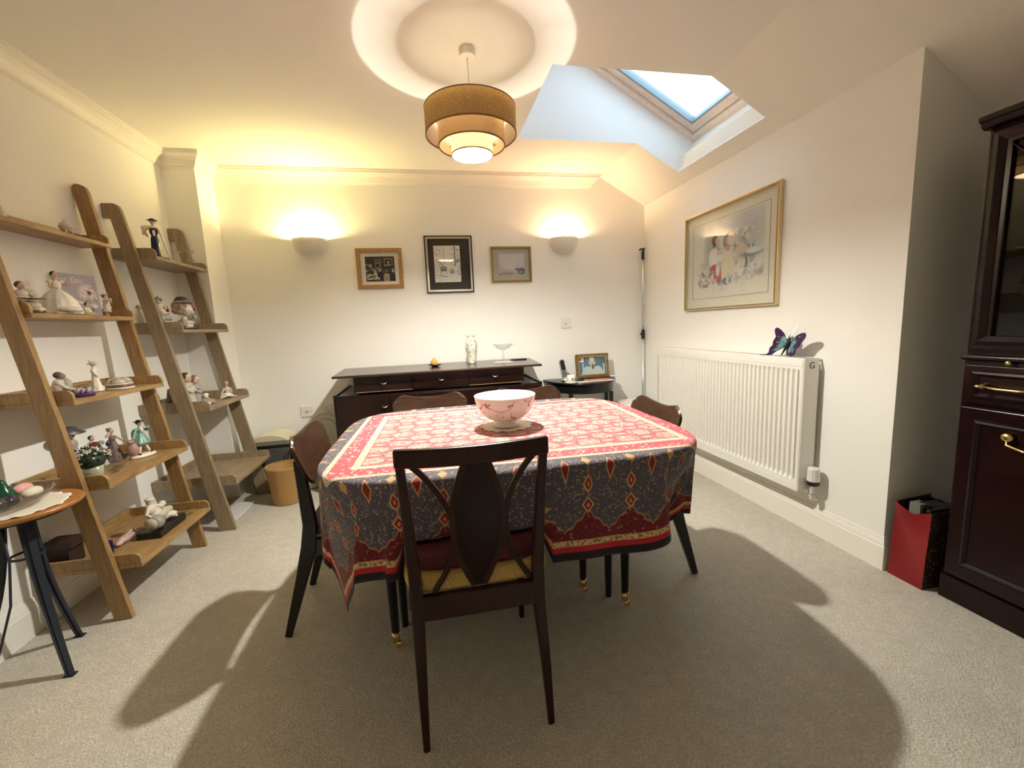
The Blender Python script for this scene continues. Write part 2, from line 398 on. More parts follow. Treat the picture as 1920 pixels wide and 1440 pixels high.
# ---------------------------------------------------------------- pendant lamp
LX, LY = .252, 2.060
pl = thing('pendant_lamp', 'three-tier fabric pendant light hanging from the ceiling over the table', 'ceiling light', (LX, LY, 2.4))
MB().lathe([(0, -.036), (.032, -.036), (.037, -.033), (.037, 0), (0, 0)], (LX, LY, 2.4), 40).build('ceiling_rose', M['plastic'], pl, smooth=True, bevel=.002)
MB().tube([(LX, LY, 2.366), (LX, LY, 2.19)], .0028, 8).build('cord', M['plastic'], pl, smooth=True)
M['linen'] = fabric_thin('ochre linen', (.60, .43, .22), (.85, .56, .22), .42, 1)
M['liner'] = fabric_thin('white lining', (.82, .78, .68), (.85, .76, .60), .38)
M['peach'] = fabric_thin('cream fabric', (.82, .70, .50), (.85, .70, .44), .40)
def shade(name, r, z0, z1, mo, label):
    MBo = MB().lathe([(r, z0), (r, z1)], (LX, LY, 0), 96); o = MBo.build(name, mo, pl, smooth=True)
    MB().lathe([(r-.003, z0), (r-.003, z1)], (LX, LY, 0), 96).build('lining', M['liner'], o, smooth=True)
    t = MB()
    for z in (z0, z1): t.lathe([(r-.0035, z-.002), (r+.0012, z-.002), (r+.0012, z+.003), (r-.0035, z+.003), (r-.0035, z-.002)], (LX, LY, 0), 96)
    t.build('trim_band', M['trimband'], o, smooth=False)
    o['label'] = label; return o
M['trimband'] = mat('brown binding', (.22, .12, .05), .8)
shade('outer_shade', .207, 2.036, 2.146, M['linen'], 'ochre linen outer drum')
shade('middle_shade', .152, 1.992, 2.092, M['peach'], 'cream fabric middle drum')
M['inner'] = fabric_thin('cream inner fabric', (.80, .68, .48), (.50, .37, .20), .16)
shade('inner_shade', .095, 1.953, 2.040, M['inner'], 'cream fabric inner drum')
M['strip'] = mat('grey strap', (.45, .38, .28), .6)
for k in range(4):
    a = math.radians(35+90*k); c, s_ = math.cos(a), math.sin(a)
    for r0, r1, z in ((.152, .206, 2.084), (.095, .152, 2.034)):
        MB().beam([(LX+c*r0, LY+s_*r0, z), (LX+c*r1, LY+s_*r1, z)], .022, .002).build('bracket', M['strip'], pl)
sp = MB()
for k in range(3):
    a = math.radians(90+120*k); sp.tube([(LX+math.cos(a)*.03, LY+math.sin(a)*.03, 2.062), (LX+math.cos(a)*.12, LY+math.sin(a)*.12, 2.130), (LX+math.cos(a)*.205, LY+math.sin(a)*.205, 2.142)], .0014, 6)
sp.lathe([(.018, 2.060), (.031, 2.060), (.031, 2.063), (.018, 2.063), (.018, 2.060)], (LX, LY, 0), 40).lathe([(.087, 2.125), (.119, 2.125), (.119, 2.128), (.087, 2.128), (.087, 2.125)], (LX, LY, 0), 64)
sp.build('shade_ring', M['plastic'], pl)
MB().lathe([(0, 2.195), (.008, 2.195), (.014, 2.17), (.016, 2.10), (.020, 2.095), (.020, 2.05), (.014, 2.04), (0, 2.04)], (LX, LY, 0), 24).build('lamp_holder', M['plastic'], pl, smooth=True)
M['bulb'] = emis('lit bulb', (1.0, .955, .85), PENDANT)
MB().lathe([(0, 1.968), (.012, 1.971), (.022, 1.981), (.029, 1.995)], (LX, LY, 0), 28).build('bulb', M['bulb'], pl, smooth=True)
MB().lathe([(.0294, 2.0052), (.0262, 2.014), (.0217, 2.022)], (LX, LY, 0), 28).build('uplight_emitter', emis('dim uplight emitter', (1.0, .88, .72), PENDANT*.014), pl, smooth=True)  # faint extra emitter round the bulb base, added to light the ceiling
MB().lathe([(0, 1.9965), (.0305, 1.9960), (.0290, 2.0045), (.0255, 2.013), (.021, 2.0215), (.020, 2.040), (0, 2.040)], (LX, LY, 0), 28).build('bulb_base', M['plastic'], pl, smooth=True)
# ---------------------------------------------------------------- plaster wall lights
def sconce(x, label, e):
    t = thing('wall_light', label, 'wall light', (x, D, 1.89), group='plaster uplighters on the back wall')
    prof = []
    for k in range(13):
        a = math.pi/2*k/12; prof.append((.132*math.sin(a)**.8, -.135*math.cos(a)))
    prof2 = [(max(0, r-.006), z+.004 if r < .12 else z) for r, z in prof[::-1]]
    m = MB().lathe(prof+prof2, (x, D-.001, 1.89), 40, 1.0, .82, math.pi, 2*math.pi); m.build('bowl', M['plaster'], t, smooth=True)
    MB().box((x-.05, D-.012, 1.80), (x+.05, D-.0005, 1.86)).tube([(x, D-.012, 1.82), (x, D-.045, 1.815)], .012, 10).build('bracket', M['plastic'], t)
    MB().lathe([(0, 0), (.013, 0), (.013, .03), (0, .03)], (x, D-.05, 1.806), 16).build('lamp_holder', M['plastic'], t)
    b = MB().ell((x, D-.05, 1.862), (.017, .017, .024), 18, 12).build('bulb', e, t, smooth=True)
M['plaster'] = mat('white plaster', (.78, .76, .70), .85, fn=mottle((.72, .70, .63), (.82, .80, .74), 60, 3, .2))
sconce(-.853, 'half-bowl plaster wall light nearer the ladder shelves, yellow glow above it', emis('warm bulb left', (1.0, .78, .34), SCONCE_A))
sconce(1.187, 'half-bowl plaster wall light above the telephone table, peach glow above it', emis('warm bulb right', (1.0, .62, .34), SCONCE_B))
# ---------------------------------------------------------------- dining table
TCX, TCY, TA, TB_, TE = .283, 1.755, .672, .557, 4.6
tb = thing('dining_table', 'dark-legged dining table with brass castors under the red patterned cloth', 'table', (TCX, TCY, 0))
def sup(a, b, e, n): 
    o = []
    for k in range(n):
        t = 2*math.pi*k/n; c, s_ = math.cos(t), math.sin(t); o.append((a*abs(c)**(2/e)*(1 if c >= 0 else -1), b*abs(s_)**(2/e)*(1 if s_ >= 0 else -1)))
    return o
MB().prism([(TCX+x, TCY+y) for x, y in sup(TA-.01, TB_-.01, TE, 96)], 'z', .705, .730).build('tabletop', M['dteak'], tb, bevel=.004)
MB().box((-.20, 1.58, .62), (.72, 1.60, .704)).box((-.20, 1.99, .62), (.72, 2.01, .704)).box((-.21, 1.46, .62), (-.19, 2.01, .704)).box((.705, 1.46, .62), (.725, 2.01, .704)).build('apron', M['blackleg'], tb)
for lx, ly in ((-.197, 1.477), (.715, 1.482), (.583, 1.612), (.578, 1.982), (-.08, 1.985)):
    lg = MB().lathe([(0, .07), (.0145, .07), (.023, .60), (.023, .70), (0, .70)], (lx, ly, 0), 20).build('leg', M['blackleg'], tb, smooth=True)
    MB().lathe([(0, .068), (.0155, .068), (.0135, .032), (.008, .028), (0, .028)], (lx, ly, 0), 20).ell((lx+.010, ly, .014), (.014, .008, .014), 14, 10).build('castor', M['brass'], lg, smooth=True)
# ---------------------------------------------------------------- table cloth
CS, CT = 1.035, .862; CC = (.320, 1.745); CA = math.radians(-1.6)
def cloth():
    ns, ntt = 190, 158
    s_, t_ = np.meshgrid(np.linspace(-CS, CS, ns+1), np.linspace(-CT, CT, ntt+1), indexing='ij')
    ca, sa_ = math.cos(CA), math.sin(CA)
    X = CC[0]+s_*ca-t_*sa_; Y = CC[1]+s_*sa_+t_*ca
    bn = np.array(sup(TA, TB_, TE, 1440)); B = bn+np.array([TCX, TCY])
    nx = np.sign(bn[:, 0])*np.abs(bn[:, 0]/TA)**(TE-1)/TA; ny = np.sign(bn[:, 1])*np.abs(bn[:, 1]/TB_)**(TE-1)/TB_
    nl = np.hypot(nx, ny); nx /= nl; ny /= nl
    seg = np.hypot(*(np.roll(B, -1, 0)-B).T); arc = np.concatenate([[0], np.cumsum(seg)[:-1]]); Lt = seg.sum()
    P = np.stack([X.ravel(), Y.ravel()], 1); inside = (np.abs((P[:, 0]-TCX)/TA)**TE+np.abs((P[:, 1]-TCY)/TB_)**TE) < 1
    Z = np.full(len(P), .7385); O = P.copy()
    for i in np.where(~inside)[0]:
        k = int(np.argmin((B[:, 0]-P[i, 0])**2+(B[:, 1]-P[i, 1])**2)); d = math.hypot(B[k, 0]-P[i, 0], B[k, 1]-P[i, 1])
        ex, ey = (P[i]-B[k])/max(d, 1e-6); tx, ty = -ny[k], nx[k]; side = ex*tx+ey*ty
        r = .014; a = arc[k]/Lt*2*math.pi
        corner = min(1.0, abs(nx[k]*ny[k])*2.6)
        if ny[k] < 0: d *= 1-(.36 if nx[k] > 0 else .20)*corner
        q = min(d/(r*math.pi/2), 1)*math.pi/2; out = r*math.sin(q); dz = r*(1-math.cos(q)); dd = max(0, d-r*math.pi/2)
        fold = .055*math.sin(a*11+.8)+.03*math.sin(a*19+2.0)
        amp = .06+.10*corner+fold*(1+.8*corner)
        # near right corner swings inward, near left corner pinches to a point
        if nx[k] > .2 and ny[k] < 0: amp -= .55*min(1, max(0, ny[k]*-1.6))*min(1, nx[k]*1.5)
        if nx[k] < -.2 and ny[k] < 0: amp -= .08
        if abs(nx[k]) > .9: amp *= .4
        h = dd*max(-.5, min(.4, amp))*min(1, dd/.12)
        dz += math.sqrt(max(0, dd*dd-h*h*.8)); out += h
        O[i] = B[k]+np.array([nx[k], ny[k]])*out+np.array([tx, ty])*(side*d*.6+ .03*corner*math.sin(a*23)*min(1, dd/.2)); Z[i] = .7385-dz
    # the cloth comes to rest on the seats pushed under it
    for (x0, x1, y0, y1, zt, ix, iy) in ((-.105, .285, .9, 1.5, .562, 0, 1), (-.62, -.2, 1.60, 2.04, .458, 1, 0), (.78, 1.2, 1.57, 2.01, .458, -1, 0), (-.22, .18, 2.2, 2.6, .458, 0, -1), (.35, .76, 2.2, 2.6, .458, 0, -1)):
        fx = np.clip((O[:, 0]-x0)/.035+1, 0, 1)*np.clip((x1-O[:, 0])/.035+1, 0, 1); fy = np.clip((O[:, 1]-y0)/.05+1, 0, 1)*np.clip((y1-O[:, 1])/.05+1, 0, 1)
        f = np.minimum(fx, fy); f = f*f*(3-2*f); e = np.maximum(0, zt-Z)*f
        Z += e; O[:, 0] += ix*e*.9; O[:, 1] += iy*e*.9
    vs = np.concatenate([O, Z[:, None]], 1)
    mb = MB(); N = ntt+1
    mb.add(vs.tolist(), [(i*N+j, (i+1)*N+j, (i+1)*N+j+1, i*N+j+1) for i in range(ns) for j in range(ntt)])
    ob = mb.build('tablecloth', M['cloth'], None, smooth=True, loc=(CC[0], CC[1], .735), solid=.0012, weld=False, soff=0)
    uv = ob.data.uv_layers.new(name='flat'); li = np.zeros(len(ob.data.loops), int); ob.data.loops.foreach_get('vertex_index', li)
    st = np.stack([s_.ravel(), t_.ravel()], 1)[li]; uv.data.foreach_set('uv', st.ravel())
    return ob
def clothfn(nt, b):
    u = nt.nodes.new('ShaderNodeUVMap'); u.uv_map = 'flat'; sp_ = nt.nodes.new('ShaderNodeSeparateXYZ'); nt.links.new(u.outputs[0], sp_.inputs[0])
    s_ = S(nt, sp_.outputs[0]); t_ = S(nt, sp_.outputs[1]); vec = u.outputs[0]
    a = CS-s_.ab(); c = CT-t_.ab(); d = a.mn(c); use = a.lt(c); al = use*t_+(1-use)*s_
    P = .148; SL = (.095, .083, .110); MAR = (.15, .008, .018); CRM = (.70, .58, .42); RED = (.46, .012, .028); GLD = (.56, .34, .13); LIT_RED = (.56, .085, .12); BLK = (.010, .009, .011)
    ph = ((al/P)+.5).fr()-.5; ap = ph.ab()*P               # distance along the hem from the nearest motif line
    v1 = voro(nt, vec, 62); v2 = voro(nt, vec, 120); v3 = voro(nt, vec, 34); nz = noise(nt, vec, 42, 3, .6); nz2 = noise(nt, vec, 90, 2)
    slate = mixc(nt, v1.lt(.24)*.75, SL, (.36, .30, .22)); slate = mixc(nt, v2.lt(.20)*.85, slate, (.62, .55, .46)); slate = mixc(nt, v3.lt(.10), slate, (.40, .03, .04))
    slate = mixc(nt, (v3.lt(.17)*v3.gt(.14))*.8, slate, (.5, .42, .3))
    col = slate
    # large slate / maroon scalloped edge
    ap2 = ph.ab()
    bd = (0.5-ap2)*(0.5-ap2)*.10+.092+(0.5-ap2)*.062+((ap2*25).sin()*.003)
    bd = .087+ (0.5-ap2)*.135+(ap2*31.4).sin()*.0035
    mar = mixc(nt, (v1.lt(.28)*nz.gt(.5))*.7, MAR, (.45, .22, .12)); mar = mixc(nt, v2.lt(.14)*.7, mar, (.62, .5, .36))
    col = mixc(nt, d.lt(bd+.006), col, GLD); col = mixc(nt, (d.lt(bd+.0036)*d.gt(bd+.0016)), col, (.25, .07, .04))
    col = mixc(nt, d.lt(bd), col, mar)
    # stems, diamonds, tear drops
    ctr = ap
    col = mixc(nt, (ctr.lt(.0011)*d.gt(.135)*d.lt(.30)), col, (.45, .20, .10))
    def lob(c0, h, wd, k):
        e = (d-c0)/h; w_ = (1-e.ab())*wd; 
        if k: w_ = (1-e.ab())._m('POWER', .62)*wd*(1+e*-.35)
        return w_
    for c0, h, wd, k in ((.178, .026, .0215, 0), (.246, .028, .0165, 1)):
        w_ = lob(c0, h, wd, k); w2 = lob(c0, h*.72, wd*.66, k); w3 = lob(c0-.002, h*.35, wd*.25, k)
        col = mixc(nt, (ctr.lt(w_)*(d-c0).ab().lt(h)), col, GLD); col = mixc(nt, (ctr.lt(w2)*(d-c0).ab().lt(h*.72)), col, (.24, .012, .02)); col = mixc(nt, (ctr.lt(w3)*(d-c0).ab().lt(h*.35)), col, (.6, .28, .16))
    # half lozenges hanging from the border, between motifs
    hp = (0.5-ap2)*P; tri = (d-.249).mn(.345-d); col = mixc(nt, hp.lt(tri*.34), col, GLD); col = mixc(nt, hp.lt(tri*.34-.0045), col, (.24, .012, .02)); hq = ap2*P; tri2 = (d-.300).mn(.362-d); col = mixc(nt, hq.lt(tri2*.5), col, GLD)
    # plain hem bands
    gk = ((al/.011).fr()).gt(.5); strip = mixc(nt, nz2.gt(.52)*.8, (.72, .52, .27), (.20, .09, .04))
    col = mixc(nt, d.lt(.066), col, GLD); col = mixc(nt, d.lt(.0635), col, strip); col = mixc(nt, d.lt(.0475), col, GLD)
    col = mixc(nt, d.lt(.0455), col, RED); col = mixc(nt, d.lt(.027), col, BLK)
    # upper borders, their red paled in colour as if washed out by light
    crmp = mixc(nt, nz2.gt(.56)*.6, CRM, (.45, .30, .18)); redp = mixc(nt, (v1.lt(.33)*nz.gt(.44))*.85, LIT_RED, (.80, .62, .46)); redp = mixc(nt, v2.lt(.16)*.6, redp, (.2, .12, .16))
    col = mixc(nt, d.gt(.371), col, crmp); col = mixc(nt, d.gt(.389), col, (.35, .05, .05)); col = mixc(nt, d.gt(.391), col, redp); col = mixc(nt, d.gt(.452), col, crmp)
    # field : ogee lattice of red, lightened as if overexposed, with cream medallions
    fx = 6.6; px = (s_*fx)._m('PINGPONG', .5)*2; py = (t_*fx*1.12)._m('PINGPONG', .5)*2
    dist = noise(nt, vec, 26, 3)-.5
    m1 = (px+py-1).ab()+dist*.5; med = (px*px+py*py)+dist*.5; px2 = 1-px; py2 = 1-py; med2 = (px2*px2+py2*py2)+dist*.5
    fil = (noise(nt, vec, 75, 3, .7, 1.5)); fl = fil.gt(.5)
    field = mixc(nt, fl*.45, (.50, .075, .10), (.60, .36, .30))
    field = mixc(nt, (med.lt(.30)*fil.gt(.47))*.85, field, (.66, .50, .40)); field = mixc(nt, (med2.lt(.30)*fil.gt(.47))*.85, field, (.66, .50, .40))
    field = mixc(nt, (med.gt(.30)*med.lt(.40))*.55, field, (.12, .10, .14)); field = mixc(nt, (med2.gt(.30)*med2.lt(.40))*.55, field, (.12, .10, .14))
    loz = ((px2*1.0)+py*2.6); loz2 = (px+py2*2.6); field = mixc(nt, loz.lt(.34), field, (.74, .62, .46)); field = mixc(nt, loz2.lt(.34), field, (.74, .62, .46))
    field = mixc(nt, (nz2.gt(.62))*.7, field, (.20, .08, .12))
    col = mixc(nt, d.gt(.478), col, (.3, .04, .05)); col = mixc(nt, d.gt(.480), col, field)
    bump(nt, b, noise(nt, coords(nt), 900, 2), .12, .0006)
    return col
M['cloth'] = mat('printed cotton', rough=.85, fn=clothfn, **{'Sheen Weight': .15})
tag(cloth(), 'red and slate paisley-bordered tablecloth draped over the dining table', 'tablecloth')
# ---------------------------------------------------------------- plywood-back dining chairs
M['vinyl'] = mat('dark seat cloth', (.045, .02, .018), .6)
def ply_chair(label):
    t = thing('dining_chair', label, 'chair', group='plywood-backed dining chairs round the table')
    def back(u, v):
        q = 2*u-1; hw = (.180+.045*v**.6)*(1-abs(2*v-1)**5*.20)
        z1 = .768+.026*min(1, abs(q)*1.18)**2-.022*abs(q)**10; z0 = .572+.03*q*q; z = z0+(z1-z0)*v
        y = -.072-.052*v-.034*(1-q*q)-.004; return (hw*q, y, z)
    p = MB().surf(back, 28, 14); bk = p.build('backrest', M['teak'], t, smooth=True, solid=.012, world=False, bevel=.003, soff=0)
    seat = sup(.212, .185, 5, 40); seat = [(x*(1 if y > 0 else .9+.1*(y+.185)/.185), y+.065) for x, y in seat]
    MB().prism(seat, 'z', .405, .446).build('seat', M['vinyl'], t, bevel=.012, seg=3, world=False)
    for s_ in (-1, 1):
        leg = MB().beam([(s_*.173, -.226, 0), (s_*.176, -.150, .24), (s_*.178, -.112, .36), (s_*.178, -.100, .45), (s_*.172, -.112, .60), (s_*.165, -.126, .70)], [.026, .044, .058, .050, .040, .026], [.024, .027, .030, .030, .024, .018], up=(1, 0, 0))
        leg.build('leg', M['blackleg'], t, bevel=.004, world=False)
        MB().lathe([(0, 0), (.0125, 0), (.019, .32), (.019, .40), (0, .40)], (s_*.226, .222, 0), 16).build('leg', M['blackleg'], t, smooth=True, world=False)
        MB().beam([(s_*.178, -.10, .355), (s_*.20, .05, .378), (s_*.224, .225, .385)], [.02]*3, [.075, .04, .035]).build('side_rail', M['blackleg'], t, bevel=.003, world=False)
    MB().box((-.22, .205, .355), (.22, .225, .404)).build('front_rail', M['blackleg'], t, world=False); MB().box((-.175, -.105, .355), (.175, -.085, .404)).build('rear_rail', M['blackleg'], t, world=False)
    for q in (-1, 1): MB().ell((q*.165, -.137, .665), (.006, .004, .006), 10, 6).build('screw_cap', M['blackleg'], t, world=False)
    return t
ch = ply_chair('plywood-backed dining chair at the left end of the table, beside the shelves')
ch.location = (-.395, 1.820, 0); ch.rotation_euler = (0, 0, -math.pi/2)
dup(ch, (.900, 1.790, 0), math.pi/2, 'plywood-backed dining chair at the right end of the table, by the radiator')
dup(ch, (-.022, 2.372, 0), math.pi, 'plywood-backed dining chair on the far side, left of the bowl')
dup(ch, (.560, 2.372, 0), math.pi, 'plywood-backed dining chair on the far side, mostly hidden behind the bowl')
# ---------------------------------------------------------------- carved-back chair in front
nc = thing('dining_chair', 'dark red wood dining chair with an oval splat and yellow seat, back to the viewer', 'chair', (.093, 1.25, 0))
def post(xb, xs, xt, s_):
    return MB().beam([(xb, 1.060, 0), (xb*.7+xs*.3, 1.078, .18), (xs, 1.092, .38), (xs, 1.090, .50), ((xs+xt)/2, 1.050, .68), (xt, .992, .885)], [.019, .025, .029, .029, .025, .022], [.019, .027, .034, .034, .026, .021], up=(1, 0, 0))
post(-.086, -.083, -.092, -1).build('leg', M['redwood'], nc, bevel=.005, smooth=False)
post(.275, .258, .262, 1).build('leg', M['redwood'], nc, bevel=.005)
for fx_ in (-.112, .288):
    MB().beam([(fx_, 1.528, 0), (fx_, 1.520, .43)], [.019, .034], [.019, .034], up=(1, 0, 0)).build('leg', M['blackleg'] if 0 else M['redwood'], nc, bevel=.004)
def rail(zc, h, th, bow, lift, x0, x1, y):
    m = MB(); n = 16; vs = []
    for i in range(n+1):
        q = 2*i/n-1; x = x0+(x1-x0)*i/n; yy = y-bow*(1-q*q); zz = zc+lift*(1-q*q)
        for dy, dz in ((-th/2, -h/2), (th/2, -h/2), (th/2, h/2), (-th/2, h/2)): vs.append((x, yy+dy, zz+dz))
    fs = [(i*4+k, i*4+(k+1) % 4, i*4+4+(k+1) % 4, i*4+4+k) for i in range(n) for k in range(4)]+[(3, 2, 1, 0), (n*4, n*4+1, n*4+2, n*4+3)]
    return m.add(vs, fs)
rail(.868, .046, .020, .022, -.001, -.104, .274, .994).build('top_rail', M['redwood'], nc, bevel=.006, seg=3)
MB().box((-.083, 1.078, .375), (.258, 1.102, .446)).box((-.105, 1.10, .40), (-.085, 1.52, .45)).box((.262, 1.10, .40), (.280, 1.52, .45)).box((-.10, 1.51, .40), (.28, 1.53, .45)).build('seat_frame', M['redwood'], nc, bevel=.004)
def yb(z): return 1.090-(max(0, z-.46)/.39)**1.25*.098-.016*math.sin(math.pi*max(0, min(1, (z-.46)/.4)))
def vesica(w_, z0, z1, n=24): 
    r = []
    for i in range(n+1):
        v = i/n; r.append((w_*math.sin(math.pi*(v*.86+.04))**.9, z0+(z1-z0)*v))
    return r
vs_ = vesica(.062, .458, .850); m = MB()
vv = []; 
for (hw, z) in vs_:
    for x, dy in ((-hw, -.004), (hw, -.004), (hw, .004), (-hw, .004)): vv.append((.090+x, yb(z)+dy, z))
n = len(vs_); m.add(vv, [(i*4+k, i*4+(k+1) % 4, i*4+4+(k+1) % 4, i*4+4+k) for i in range(n-1) for k in range(4)]+[(3, 2, 1, 0), (n*4-4, n*4-3, n*4-2, n*4-1)])
m.build('splat', M['mahog'], nc)
for s_ in (-1, 1):
    MB().beam([(.090+s_*(hw+.004), yb(z), z) for hw, z in vs_], .012, .016, up=(1, 0, 0)).build('splat_edge', M['redwood'], nc, bevel=.003)
def arc3(p0, p1, p2, n=18):
    return [(p0[0]*(1-t)**2+2*p1[0]*t*(1-t)+p2[0]*t*t, p0[1]*(1-t)**2+2*p1[1]*t*(1-t)+p2[1]*t*t) for t in [i/n for i in range(n+1)]]
for pts in (arc3((-.066, .850), (.105, .660), (-.034, .455)), arc3((.236, .850), (.090, .690), (.236, .455))):
    MB().beam([(x, yb(z), z) for x, z in pts], .012, .015, up=(1, 0, 0)).build('back_strip', M['redwood'], nc, bevel=.003)
M['ybou'] = mat('mustard boucle', rough=.95, fn=mottle((.36, .24, .06), (.62, .45, .16), 220, 3, .5))
M['marn'] = mat('maroon cloth', (.085, .008, .014), .7)
st = sup(.214, .216, 6, 48)
MB().prism([(.092+x, 1.308+y) for x, y in st], 'z', .442, .494).build('seat', M['ybou'], nc, bevel=.024, seg=5)
MB().prism([(.092+x*.94, 1.318+y*.93) for x, y in st], 'z', .4935, .550).build('seat_cushion', M['marn'], nc, bevel=.016, seg=4)
# ---------------------------------------------------------------- ladder shelves
def ladder(label, y0, y1, shelves, post, hook, mh, mv, back=True):
    t = thing('ladder_shelf', label, 'shelf', (L, y0, 0), group='leaning ladder shelves')
    (xb0, xb1, xt0, xt1, zt, th) = post
    for k, (ya, yb_) in enumerate(((y0, y0+th), (y1-th, y1))):
        if not hook:
            pl_ = [(xb0, 0), (xb1, 0), (xt1+.006, zt-.04), (xt1-.004, zt-.012), (xt1-.024, zt), (xt0+.016, zt+.004), (max(xt0, L+.002)+.003, zt-.01), (max(xt0, L+.002), zt-.03), (L+.002, zt-.05)]
            pl_ = [(xb0, 0), (xb1, 0), (xt1+.004, zt-.035), (xt1-.004, zt-.012), (xt1-.024, zt), (xt0+.014, zt+.003), (xt0+.003, zt-.008), (xt0, zt-.030)]
        else:
            pl_ = [(xb0, 0), (xb1, 0), (xt1+.005, zt-.035), (xt1-.004, zt-.012), (xt1-.025, zt), (L+.002, zt), (L+.002, zt-.076), (xt0+.012, zt-.076)]
        MB().prism(pl_, 'y', ya, yb_).build('side_post', mv, t, bevel=.002)
    for (xf, zb) in shelves:
        a, b_ = y0+th+.001, y1-th-.001
        s_ = MB().box((L+.003, a, zb), (xf, b_, zb+.019)).build('shelf', mh, t, bevel=.0015)
        r = .028
        for ya in (a, b_-.014):
            hgt = .062
            poly = [(L+.003, zb+.0195), (xf-.002, zb+.0195)]+[(xf-.002-r+r*math.cos(q), zb+hgt-r+r*math.sin(q)) for q in [math.radians(i*15) for i in range(7)]]+[(L+.003, zb+hgt)]
            MB().prism(poly, 'y', ya, ya+.014).build('side_lip', mh, s_, bevel=.001)
        if back: MB().box((L+.003, a+.0145, zb+.0195), (L+.017, b_-.0145, zb+.062)).build('back_lip', mh, s_)
    return t
ladder('warm oak ladder shelf with five tiers, nearest the round side table', 1.930, 2.562, [(-1.54, 1.640), (-1.490, 1.277), (-1.405, .927), (-1.338, .570), (-1.272, .215)],
       (-1.392, -1.325, -1.669, -1.610, 1.945, .024), False, M['oak'], M['oakv'])
ladder('greyish oak ladder shelf with four tiers, in the far corner', 2.722, 3.331, [(-1.460, 1.618), (-1.382, 1.209), (-1.303, .742), (-1.215, .278)],
       (-1.335, -1.246, -1.650, -1.588, 1.908, .024), True, M['ash'], M['ashv'])
# ---------------------------------------------------------------- sideboard
sb = thing('sideboard', 'dark wood sideboard with overhanging top against the back wall', 'sideboard', (.065, 3.30, 0))
MB().prism([(-.655, 2.94), (.788, 2.95), (.842, 3.57), (-.690, 3.57)], 'z', .866, .882).build('top', M['sbtop'], sb, bevel=.004)
MB().box((-.532, 3.01, .748), (.664, 3.57, .866)).build('drawer_unit', M['dteak'], sb, bevel=.002)
MB().box((-.668, 2.99, .14), (.796, 3.57, .736)).build('cabinet_body', M['dteak'], sb, bevel=.002)
rim = MB().box((-.668, 2.99, .7362), (-.652, 3.57, .748)).box((.780, 2.99, .7362), (.796, 3.57, .748)).box((-.652, 2.99, .7362), (-.533, 2.999, .741)).box((.665, 2.99, .7362), (.780, 2.999, .741))
rim.build('edge_moulding', M['blackleg'], sb)
M['gilt'] = mat('pale inlay', (.42, .30, .17), .3)
def crescent(x, z, y, par, w_=.022):
    a = [(x+w_*math.sin(q), y-.006-.012*math.cos(q*1.3), z-.016*math.cos(q)+.008) for q in [math.radians(-75+15*i) for i in range(11)]]
    MB().tube(a, [.001+.0022*math.sin(math.pi*i/10) for i in range(11)], 8).build('handle', M['alu'], par, smooth=True)
for x0, x1, xh in ((-.520, -.141, -.332), (-.135, .253, .062), (.259, .652, .447)):
    d = MB().box((x0, 2.996, .757), (x1, 3.009, .862)).build('drawer', M['dteak'], sb, bevel=.002); crescent(xh, .816, 2.996, d)
    if x0 != -.135: MB().box((x0, 2.9935, .7555), (x1, 2.9955, .7585)).build('inlay', M['gilt'], d)
for k, (x0, x1) in enumerate(((-.652, -.300), (-.296, .064), (.068, .428), (.432, .782))):
    d = MB().box((x0, 2.978, .16), (x1, 2.989, .728)).build('door', M['dteak'], sb, bevel=.002); crescent((-.335, -.262, .395, .465)[k], .655, 2.978, d, .02)
for x in (-.58, .70):
    for y in (3.04, 3.50): MB().lathe([(0, 0), (.014, 0), (.02, .14), (0, .14)], (x, y, 0), 16).build('leg', M['blackleg'], sb, smooth=True)
# things on the sideboard
M['vase'] = None
def vasefn(nt, b):
    v = coords(nt); a = noise(nt, v, 22, 3, .6, 1.2); c = mixc(nt, (a-.5).ab().lt(.022), (.86, .85, .81), (.30, .29, .22)); g_ = noise(nt, v, 34, 2)
    return mixc(nt, g_.gt(.60)*.8, c, (.52, .55, .25))
M['vase'] = mat('painted porcelain', rough=.2, fn=vasefn)
v = MB().lathe([(0, .003), (.030, 0), (.034, .004), (.049, .125), (.051, .150), (.044, .178), (.031, .200), (.029, .212), (.035, .220), (.031, .2185), (.026, .208), (.026, .198), (.020, .18), (0, .03)], (.318, 3.33, .882), 6)
tag(v.build('vase', M['vase'], None, loc=(.318, 3.33, .882), bevel=.002), 'hexagonal white porcelain vase with painted leaves, on the sideboard', 'vase')
c_ = (.570, 3.32, .8825)
cp = MB().lathe([(0, .016), (.05, .014), (.058, .010), (.046, .004), (.02, .001), (0, 0)], c_, 12, wob=lambda a: 1+.06*math.cos(6*a)).lathe([(.008, .015), (.006, .03), (.012, .052), (.006, .07), (.009, .084), (.020, .094), (.055, .110), (.084, .142), (.081, .141), (.05, .116), (.01, .098), (0, .097)], c_, 36)
tag(cp.build('cake_stand', M['crystal'], None, smooth=True, loc=c_), 'footed clear glass comport on the right of the sideboard top', 'glass dish')
tg = MB().prism([(c_[0]+.075*(1+.09*math.cos(6*a))*math.cos(a), c_[1]+.075*(1+.09*math.cos(6*a))*math.sin(a)) for a in [2*math.pi*i/60 for i in range(60)]], 'z', .8821, .8829)
tag(tg.build('doily', M['cream'], None, loc=(c_[0], c_[1], .882)), 'small white doily under the glass comport on the sideboard', 'doily')
cn = thing('seashell_ornament', 'small amber ornament on a dark saucer on the sideboard', 'ornament', (.026, 3.25, .882))
M['amber'] = mat('amber glass', (.62, .28, .05), .15, fn=mottle((.45, .17, .02), (.85, .50, .14), 60, 2))
